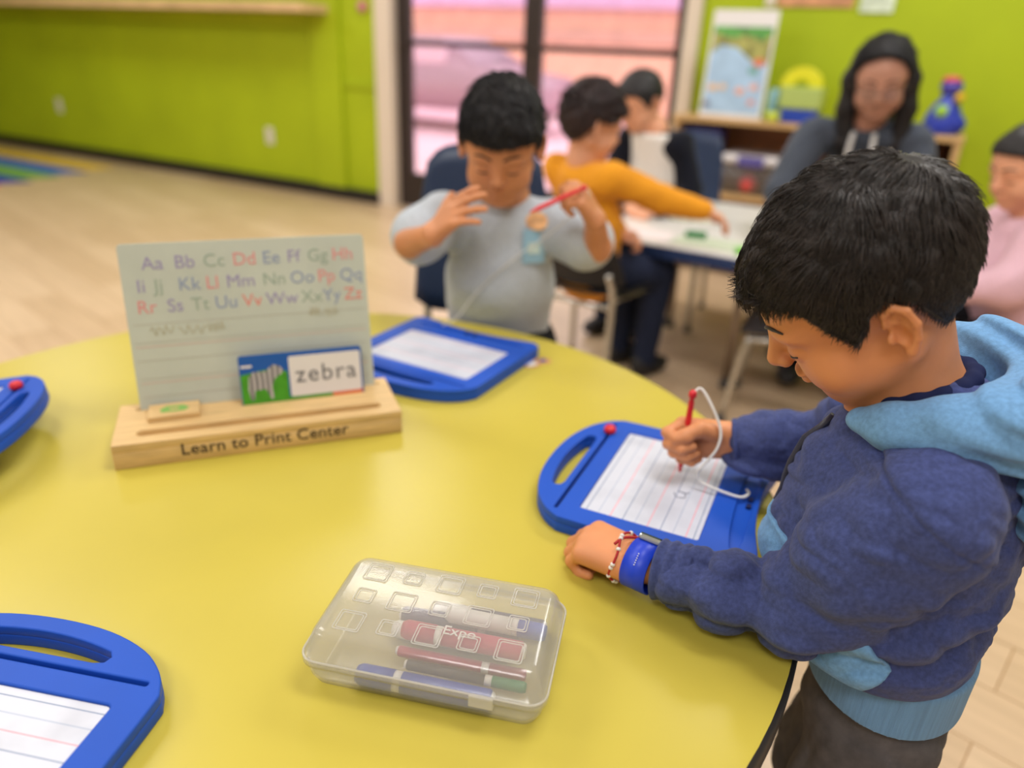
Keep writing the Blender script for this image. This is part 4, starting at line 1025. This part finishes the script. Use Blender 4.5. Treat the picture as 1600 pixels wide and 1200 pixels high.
    for s in (-1, 1):
        c = O + L * s * .062 + F * .03
        def shoe(P, c=c):
            q = P - c.astype(np.float32); q = np.stack([q @ F.astype(np.float32), q @ L.astype(np.float32), P[:, 2]], 1)
            d = ell(q, (.01, 0, .035), (.085, .036, .036)); d = smin(d, ell(q, (-.045, 0, .05), (.038, .034, .045)), .02)
            return smax(d, -P[:, 2] + .001, .003)
        put('shoe', implicit(shoe, c - V3(.12, .12, .01), c + V3(.12, .12, .12), .005), mat('dark_shoe', (50, 48, 52), .6))
    # watch
    wd = unit(V3(-.80, .58, -.04)); Wc = V3(.138, .626, .599)
    return root, Lwr, wd, RH, LH
boy, LWR, LWD, RHAND, LHAND = near_boy()
# ------------------------------------------------------------------ the boy's watch, bracelet, pen and cord
def ring_on_arm(c, d, ref, r, n=40, a0=0, a1=2 * PI, sq=1.0):
    d = unit(d); u = unit(np.cross(d, ref)); v = np.cross(d, u)
    return [Vector(c + u * r * math.cos(a) + v * r * sq * math.sin(a)) for a in np.linspace(a0, a1, n)]
wt = empty('wristwatch', (.150, .617, .599)); tag(wt, 'blue strap wristwatch on the left wrist of the boy in navy', 'watch')
def strap():
    c = LWR - LWD * .010; d = unit(LWD); u = unit(np.cross(d, (0, 0, 1))); v = np.cross(u, d)
    bm = bmesh.new(); n = 44; hw = .0135; R = []
    for k in range(n):
        a = 2 * PI * k / n; rr = .0245
        p = u * math.cos(a) * rr * 1.05 + v * math.sin(a) * rr * .95
        o = unit(p)
        R.append([bm.verts.new(Vector(c + p + d * t + o * e - Vector((.150, .617, .599)))) for t, e in ((-hw, 0), (hw, 0), (hw, .0022), (-hw, .0022))])
    for k in range(n):
        A, B = R[k], R[(k + 1) % n]
        for j in range(4): bm.faces.new((A[j], A[(j + 1) % 4], B[(j + 1) % 4], B[j]))
    bmesh.ops.recalc_face_normals(bm, faces=bm.faces)
    return bm_obj('strap', bm, mat('watch_blue', (18, 62, 210), 0.4), wt, True), c, d, u, v
_s, wc, wd_, wu, wv = strap()
cs = box('watch_case', (-.013, -.011, 0), (.013, .011, .007), mat('watch_steel', (170, 178, 180), .25, metal=.7), wt, .003)
_nn = unit(wu * .60 + wv * .80); _x = wd_; _y = np.cross(_nn, _x)
_M = Matrix([list(_x) , list(_y), list(_nn)]).transposed().to_4x4(); _M.translation = Vector(wc + _nn * .0240 - V3(.150, .617, .599))
cs.matrix_local = _M
box('watch_screen', (-.0115, -.0095, .0068), (.0115, .0095, .0076), mat('watch_glass', (60, 80, 78), .08), cs, .001)
_n2 = unit(-wu * .70 + wv * .71)          # towards the camera side of the wrist
for k in range(6):
    q = wc + _n2 * .0270 + np.cross(wd_, _n2) * (-.006 + k * .0024) - V3(.150, .617, .599)
    o = box('strap_mark', (-.0006, -.0006, -.0003), (.0006, .0006, .0003), mat('mark_white', (220, 226, 240), .5), wt); o.location = Vector(q)
br = empty('bead_bracelet', tuple(LWR + LWD * .024)); tag(br, 'red cord bracelet with white beads on the left wrist of the boy', 'bracelet')
bc = LWR + LWD * .014; bpts = ring_on_arm(bc, LWD, (0, 0, 1), .0262, 40)
bpts = [p + Vector(LWD) * .003 * math.sin(3 * k * .157) - Vector(LWR + LWD * .024) for k, p in enumerate(bpts)]
tube('cord', bpts[:-1], .0013, mat('red_cord', (176, 30, 40), .7), br, 8, True)
M_bead = mat('white_bead', (232, 228, 224), .35)
for k in (1, 3, 4, 5, 8, 9, 10, 13, 14, 17, 20, 21, 25, 28, 29, 33, 36):
    d_ = (bpts[(k + 1) % 39] - bpts[k - 1]).normalized()
    o = lathe('bead', [(0, -.0017), (.0017, -.0017), (.0025, -.0008), (.0025, .0008), (.0017, .0017), (0, .0017)], M_bead, br, 12, bpts[k], d_.to_track_quat('Z', 'Y').to_euler())
_k = bpts[20]; _kn = Vector(LWR + LWD * .020 + unit(np.cross(LWD, (0, 0, -1))) * .012 + V3(0, 0, .021)) - Vector(LWR + LWD * .024)
tube('cord_tail', catmull([_kn, _kn + Vector((.010, .006, .004)), _kn + Vector((.026, .010, .002))], 5), .0016, mat('red_cord', (176, 30, 40), .7), br, 6)

def magnet_pen(label, tip, top, r=.0042):
    tip, top = Vector(tip), Vector(top); d = top - tip; L = d.length
    p = empty('magnet_pen', tip, d.to_track_quat('Z', 'Y').to_euler()); tag(p, label, 'pen', 'red magnet pens')
    lathe('pen_body', [(0, 0), (r * .45, 0.001), (r * .5, .006), (r, .016), (r * 1.05, L * .5), (r * .85, L - .012), (r * .6, L - .009), (r * .6, L - .006), (0, L - .006)], M_red, p, 16)
    lathe('pen_knob', [(0, 0), (r * .7, 0), (r * 1.25, .004), (r * 1.15, .009), (r * .5, .012), (0, .012)], M_red, p, 16, (0, 0, L - .008))
    return p
pen1 = magnet_pen('red pen upright in the right hand of the boy in navy', (.225, .837, .5815), (.2265, .838, .696))
crd = tube('pen_cord', catmull([(.2272, .842, .692), (0.2381, 0.8454, 0.6989), (0.2509, 0.8296, 0.6818), (0.2611, 0.8134, 0.6584), (0.2581, 0.8041, 0.6381), (0.2452, 0.8003, 0.6176), (0.2374, 0.7998, 0.6045), (0.2436, 0.7977, 0.592), (0.2672, 0.7853, 0.587), (0.2885, 0.7748, 0.5865), (0.2997, 0.782, 0.588), (0.303, 0.7996, 0.582)], 7), .0018, M_cord, None, 8)
tag(crd, 'white cord looping from the red pen to the board of the boy in navy', 'cord')

# ------------------------------------------------------------------ a seated figure
def figure(label, pelvis, face, H, N, shw, arms, skinm, hairm, topm, legm, h=.0055, sleeve_to=1.0, depth=.088, width=.80, rtop=.078, hairfn=None, ls=1.0, foot=None, k_sleeve=.043, legs=True, knee=.27, nstr=0):
    F = unit((face[0], face[1], 0)); L = V3(-F[1], F[0], 0); Z = V3(0, 0, 1); O = V3(*pelvis); N = V3(*N)
    root = empty('person', (O[0], O[1], 0)); tag(root, label, 'person'); inv = Matrix.Translation((-O[0], -O[1], 0))
    f32 = lambda v: np.asarray(v, dtype=np.float32)
    def put(name, me, m): me.transform(inv); return mobj(name, me, m, root)
    hands = [hand_parts(a['wr'], a['d'], a['n'], a['left'], a.get('sc', 1.0) * ls, a.get('curls', ((40, 90, 130),) * 4), a.get('spread', 0.1), a.get('thumb')) for a in arms]
    def body(P):
        d = H.sdf(P)
        d = smin(d, cap(P, H.wld((0, -.022, -.04)), N, .038 * ls, .042 * ls), .02)
        d = smin(d, cap(P, N, O + Z * .05, .05, .06), .03)
        for a, hd in zip(arms, hands):
            e = chain(P, [N - Z * .04, a['sh'], a['el'], a['wr']], [.03, .032 * ls, .027 * ls, .019 * ls], .012)
            d = smin(d, smin(e, hand_sdf(P, hd, ls), .01), .008)
        return d
    pts = [H.c + .14 * ls, H.c - .14 * ls, O] + [V3(*a[k]) for a in arms for k in ('sh', 'el', 'wr')] + [hd[2] + s * .09 * ls for hd in hands for s in (-1, 1)]
    lo = np.min(pts, 0) - .05; hi = np.max(pts, 0) + .05
    put('skin', implicit(body, lo, hi, h * .75), skinm)
    q_ = lambda P: np.stack([(P - f32(O)) @ f32(F), (P - f32(O)) @ f32(L), P[:, 2] - np.float32(O[2])], 1)
    nz = N[2] - O[2]; lean = float((N - O) @ F); side = float((N - O) @ L)
    def top(P):
        q = q_(P); t = np.clip(q[:, 2] / nz, 0, 1); q[:, 0] -= lean * t; q[:, 1] -= side * t; q[:, 1] *= width
        d = chain(q, [(0, 0, -.02), (.012, 0, nz * .45), (0, 0, nz * .78)], [depth * 1.02, depth, rtop], .03)
        d = smin(d, cap(P, N - Z * .05 + L * shw, N - Z * .05 - L * shw, .046 * ls, .046 * ls), .03)
        for a in arms:
            sh, el, wr = V3(*a['sh']), V3(*a['el']), V3(*a['wr'])
            if sleeve_to >= 1: ps, rr = [sh, el, el * (1 - .95) + wr * .95], [k_sleeve * 1.12 * ls, k_sleeve * ls, .030 * ls]
            else: ps, rr = [sh, sh * (1 - sleeve_to) + el * sleeve_to], [k_sleeve * 1.1 * ls, k_sleeve * 1.08 * ls]
            d = smin(d, chain(P, ps, rr, .015), .02)
        kk = np.abs(d) < .03
        if kk.any(): d[kk] = d[kk] - .0035 * (1 - 2 * np.abs(wob(P[kk], 45, 8)))
        return smax(d, -cap(P, N - Z * .012, N + Z * .12 + F * .03, .043 * ls, .05 * ls), .008)
    put('top', implicit(top, lo - .06, hi + .06, h), topm)
    hm = implicit(lambda P: H.sdf(P, hairfn or hair_local), H.c - .16 * H.sc, H.c + .16 * H.sc, h * .6, 'hair')
    if nstr: so = strands(hm, H, nstr, .020, .0011, 'hair_strands', hairm, root, 5, .3, curl=1.0); so.data.transform(inv)
    put('hair', hm, hairm)
    n0 = set(COL.objects); face_marks(H, root, hairm)
    for o in set(COL.objects) - n0: o.data.transform(inv)
    if legs:
        kz = max(O[2] - .03, .30 * ls)
        def leg(P):
            q = q_(P); q[:, 2] += np.float32(O[2]); d = None
            for s in (-1, 1):
                e = chain(q, [(0, s * .055 * ls, O[2] + .0), (knee * ls, s * .07 * ls, kz), (knee * ls * .92, s * .07 * ls, .07)], [.078 * ls, .058 * ls, .042 * ls], .02)
                d = e if d is None else smin(d, e, .02)
            return d - .003 * wob(P, 50, 3)
        a_ = O - .45 * ls; b_ = O + .45 * ls; a_[2] = .02; b_[2] = O[2] + .12
        put('trousers', implicit(leg, a_, b_, h * 1.3), legm)
        for s in (-1, 1):
            c = O + F * (knee * ls * .92 + .03) + L * s * .07 * ls
            def shoe(P):
                q = np.stack([(P - f32(c)) @ f32(F), (P - f32(c)) @ f32(L), P[:, 2]], 1)
                d = ell(q, (.01, 0, .035), (.085 * ls, .036 * ls, .034)); d = smin(d, ell(q, (-.045, 0, .05), (.038, .034, .042)), .02)
                return smax(d, -P[:, 2] + .001, .003)
            put('shoe', implicit(shoe, (c[0] - .16, c[1] - .16, -.02), (c[0] + .16, c[1] + .16, .13), .006), foot or mat('dark_shoe', (50, 48, 52), .6))
    return root
S_mid = skin('skin_mid', (206, 140, 98)); S_light = skin('skin_light', (226, 166, 134)); S_deep = skin('skin_deep', (192, 142, 122))
dark_trs = mat('dark_denim', (36, 42, 62), .9, .1, .1, 60); blk_trs = mat('black_twill', (30, 30, 34), .9, .1, .1, 60)
# boy in grey
Hg = Head((-.040, 1.435, .913), basis((-.04, -1), math.radians(22)), .97)
gl = ([-.12, -.07, -.05, -.03, 0, .01, .03, .045, .06, .072, .12], [-.05, -.05, -.03, .016, .004, .000, .022, .030, .036, .038, .040])
grey = figure('boy in a grey t-shirt lifting both hands across the yellow table', (-.035, 1.545, .47), (0, -1), Hg, (-.035, 1.505, .805), .105,
    [dict(sh=(-.150, 1.50, .755), el=(-.205, 1.375, .735), wr=(-.150, 1.285, .775), d=(.62, -.25, .72), n=(-.62, -.45, .45), left=False, curls=((12, 30, 42), (16, 34, 46), (24, 42, 55), (30, 50, 62)), spread=.25, thumb=((.010, .014, -.004), (.026, .034, -.008), (.040, .050, -.012), (.052, .060, -.014))),
     dict(sh=(.080, 1.50, .750), el=(.152, 1.405, .735), wr=(.138, 1.345, .800), d=(-.52, -.25, .82), n=(.55, -.35, .50), left=True, curls=((45, 100, 150), (60, 130, 185), (65, 140, 195), (70, 145, 200)))],
    S_mid, M_hairb, cloth('grey_jersey', (186, 194, 204), .06, .1), blk_trs, h=.0046, sleeve_to=.72, hairfn=lambda q: hair_local(q, .024, .007, gl, 9, .003), k_sleeve=.050, depth=.085, nstr=6000)
from mathutils.bvhtree import BVHTree
_gt = [o for o in grey.children if o.name.startswith('top')][0]
_bv = BVHTree.FromPolygons([v.co for v in _gt.data.vertices], [tuple(p.vertices) for p in _gt.data.polygons])
def on_shirt(o, x, z):
    hit, nrm, _, _ = _bv.ray_cast(Vector((x, -1, z)), Vector((0, 1, 0)))
    zz = Vector((nrm.x, nrm.y, nrm.z)).normalized(); xx = Vector((0, 0, 1)).cross(zz).normalized(); yy = zz.cross(xx)
    M = Matrix((xx, yy, zz)).transposed().to_4x4(); M.translation = hit + zz * .003
    o.matrix_local = M
on_shirt(box('name_tag', (-.024, -.034, 0), (.024, .034, .0015), mat('tag_blue', (150, 192, 216), .6), grey, .0005), .066, .722)
on_shirt(box('tag_print', (-.014, -.014, .0015), (.012, .008, .0021), mat('tag_pale', (196, 216, 212), .6, noise=.1), grey), .066, .722)
on_shirt(plate('orange_sticker', [[(.022 * math.cos(a), .018 * math.sin(a)) for a in np.linspace(0, 2 * PI, 16)[:-1]]], .0012, .0036, mat('tag_orange', (226, 166, 116), .6, noise=.2, nscale=60), grey), .070, .770)
pen2 = magnet_pen('red pen held up by the boy in the grey t-shirt', (.018, 1.262, .826), (.112, 1.318, .862))
crd2 = tube('pen_cord', catmull([(.112, 1.318, .862), (.12, 1.33, .84), (.06, 1.40, .76), (-.01, 1.42, .70), (-.08, 1.415, .63), (-.115, 1.395, .585), (-.14, 1.35, .583)], 6), .0011, M_cord, None, 8)
tag(crd2, 'thin white cord hanging in front of the grey t-shirt', 'cord')
# child in orange
Ho = Head((.205, 2.335, .880), basis((.93, .36), math.radians(14)), 1.0)
ol_ = ([-.12, -.07, -.05, -.03, -.01, .02, .04, .06, .12], [-.08, -.08, -.06, -.01, .012, .010, .02, .045, .05])
figure('child in an orange long sleeved top reaching across the white table', (.235, 2.40, .42), (.80, .60), Ho, (.190, 2.345, .775), .095,
    [dict(sh=(.275, 2.275, .735), el=(.435, 2.33, .668), wr=(.580, 2.335, .640), d=(.90, .02, -.35), n=(.25, .1, .95), left=False, curls=((25, 50, 70),) * 4),
     dict(sh=(.115, 2.42, .735), el=(.20, 2.50, .60), wr=(.33, 2.42, .545), d=(.8, -.4, -.1), n=(0, 0, 1), left=True)],
    S_light, mat('dark_brown_hair', (44, 30, 32), .5, .4, .25, 60), cloth('orange_knit', (236, 160, 44), .06), dark_trs, h=.006, hairfn=lambda q: hair_local(q, .026, .018, ol_, 12, .005), k_sleeve=.044, depth=.090, foot=mat('shoe_black', (26, 26, 30), .6), nstr=5000)
# child in white and black
Hw = Head((.440, 3.02, .910), basis((-.75, -.55), math.radians(24)), 1.0)
wch = figure('child in a white vest over black sleeves at the far side of the white table', (.60, 3.08, .43), (-.70, -.70), Hw, (.515, 3.04, .805), .105,
    [dict(sh=(.615, 2.985, .765), el=(.66, 2.93, .60), wr=(.53, 2.86, .535), d=(-.8, -.4, -.1), n=(0, -.2, .95), left=True),
     dict(sh=(.43, 3.12, .765), el=(.36, 3.06, .62), wr=(.42, 2.93, .535), d=(.3, -.9, -.1), n=(0, -.2, .95), left=False)],
    S_light, M_hairb, cloth('black_knit', (22, 24, 34), .08), dark_trs, h=.007, depth=.092)
Fw = unit((-.70, -.70, 0)); Lw = V3(-Fw[1], Fw[0], 0)
def vest(P):
    N_ = V3(.515, 3.04, .805); O_ = V3(.60, 3.08, .43)
    q = np.stack([(P - O_.astype(np.float32)) @ Fw.astype(np.float32), (P - O_.astype(np.float32)) @ Lw.astype(np.float32), P[:, 2] - .43], 1); t = np.clip(q[:, 2] / .405, 0, 1)
    q[:, 0] -= float((N_ - O_) @ Fw) * t; q[:, 1] -= float((N_ - O_) @ Lw) * t; q[:, 1] *= .84
    d = chain(q, [(0, 0, 0), (.012, 0, .18), (0, 0, .33)], [.102, .100, .092], .03)
    return smax(smax(d, P[:, 2] - .80, .02), -cap(P, N_, N_ + V3(0, 0, .1), .05, .055), .01)
me_ = implicit(vest, (.35, 2.85, .35), (.80, 3.30, .90), .008); me_.transform(Matrix.Translation((-.60, -3.08, 0))); mobj('vest', me_, cloth('white_fleece', (226, 222, 218), .05), wch)
# child in pink
Hp = Head((1.315, 2.0, .850), basis((-.95, -.20), math.radians(16)), 1.0)
figure('child in a pale pink top at the right edge of the photo', (1.40, 2.00, .40), (-.95, -.10), Hp, (1.365, 2.0, .735), .095,
    [dict(sh=(1.345, 1.905, .675), el=(1.27, 1.86, .57), wr=(1.17, 1.93, .53), d=(-.9, .3, 0), n=(0, -.2, .95), left=True),
     dict(sh=(1.345, 2.09, .675), el=(1.25, 2.10, .58), wr=(1.14, 2.04, .54), d=(-.9, -.2, 0), n=(0, -.2, .95), left=False)],
    S_light, M_hairb, cloth('pink_knit', (226, 186, 202), .06), blk_trs, h=.006, depth=.098, k_sleeve=.052)
# adult
Ha = Head((1.150, 2.60, 1.035), basis((-.36, -.93), math.radians(18), -.06), 1.14)
al_ = ([-.12, -.05, .0, .03, .05, .07, .12], [-.16, -.16, -.16, .0, .062, .09, .11])
ad = figure('adult with long black hair and glasses in a dark grey jacket', (1.26, 2.82, .50), (-.42, -.90), Ha, (1.165, 2.665, .895), .145,
    [dict(sh=(1.305, 2.60, .83), el=(1.33, 2.48, .62), wr=(1.17, 2.38, .53), d=(-.9, -.2, -.1), n=(0, -.2, .95), left=True),
     dict(sh=(1.01, 2.73, .83), el=(.90, 2.60, .66), wr=(.93, 2.42, .53), d=(.2, -.95, -.1), n=(0, -.2, .95), left=False)],
    S_deep, M_hairb, cloth('charcoal_jacket', (70, 76, 88), .10), blk_trs, h=.007, depth=.11, ls=1.25, k_sleeve=.046, hairfn=lambda q: hair_local(q, .012, .007, al_, 14, .002), knee=.30, nstr=5000)
def long_hair(P):
    q = Ha.loc(P); m = q.copy(); m[:, 0] = np.abs(m[:, 0])
    d = chain(m, [(.055, -.012, .065), (.078, .000, .0), (.080, .012, -.08), (.072, .030, -.18), (.062, .040, -.25)], [.022, .022, .025, .026, .016], .02)
    d = smin(d, chain(q, [(0, -.075, .06), (0, -.085, -.05), (0, -.075, -.18)], [.045, .066, .058], .03), .04)
    return (d + .003 * wob(q, 160, 2)) * Ha.sc
me_ = implicit(long_hair, Ha.c - V3(.2, .22, .34), Ha.c + V3(.2, .22, .14), .006); me_.transform(Matrix.Translation((-1.26, -2.82, 0))); mobj('long_hair', me_, M_hairb, ad)
gls = empty('glasses', tuple(Ha.c)); tag(gls, 'thin framed glasses on the face of the adult', 'glasses')
gm = mat('glasses_wire', (110, 96, 90), .3, metal=.6)
for sx in (-1, 1):
    lp = [Vector(Ha.wld((sx * .029 + .022 * math.cos(a), .098 - .010 * abs(sx * .029 + .022 * math.cos(a)) / .03, -.012 + .018 * math.sin(a)))) - Vector(Ha.c) for a in np.linspace(0, 2 * PI, 21)[:-1]]
    tube('rim', lp, .0011, gm, gls, 6, True)
    bm_ = bmesh.new(); bm_.faces.new([bm_.verts.new(p) for p in lp]); bm_obj('lens', bm_, mat_clear('lens_glass', (245, 245, 245), .92, .05), gls)
    tube('temple_arm', [Vector(Ha.wld(p)) - Vector(Ha.c) for p in ((sx * .051, .092, -.008), (sx * .078, .04, -.004), (sx * .082, -.005, -.004))], .0011, gm, gls, 6)
tube('bridge', [Vector(Ha.wld(p)) - Vector(Ha.c) for p in ((-.008, .100, -.010), (0, .1015, -.008), (.008, .100, -.010))], .0011, gm, gls, 6)
Fa = unit((-.42, -.90, 0)); La = V3(-Fa[1], Fa[0], 0); Na = V3(1.165, 2.665, .895)
for s, l_ in ((-1, .16), (1, .15)):
    p0 = Na + Fa * .075 + La * s * .032 - V3(0, 0, .03); p1 = Na + Fa * .125 + La * s * .035 - V3(0, 0, .09); p2 = Na + Fa * .140 + La * s * .028 - V3(0, 0, .20)
    o = tube('hood_string', catmull([tuple(p0), tuple(p1), tuple(p2)], 6), .0085, mat('string_white', (206, 204, 204), .7), ad, 8); o.data.transform(Matrix.Translation((-1.26, -2.82, 0)))
school_chair('dark chair under the adult in the charcoal jacket', 1.27, 2.84, math.atan2(-.90, -.42) - PI / 2, M_navychair, 0.38, 0.45, 0.70, 0.40)
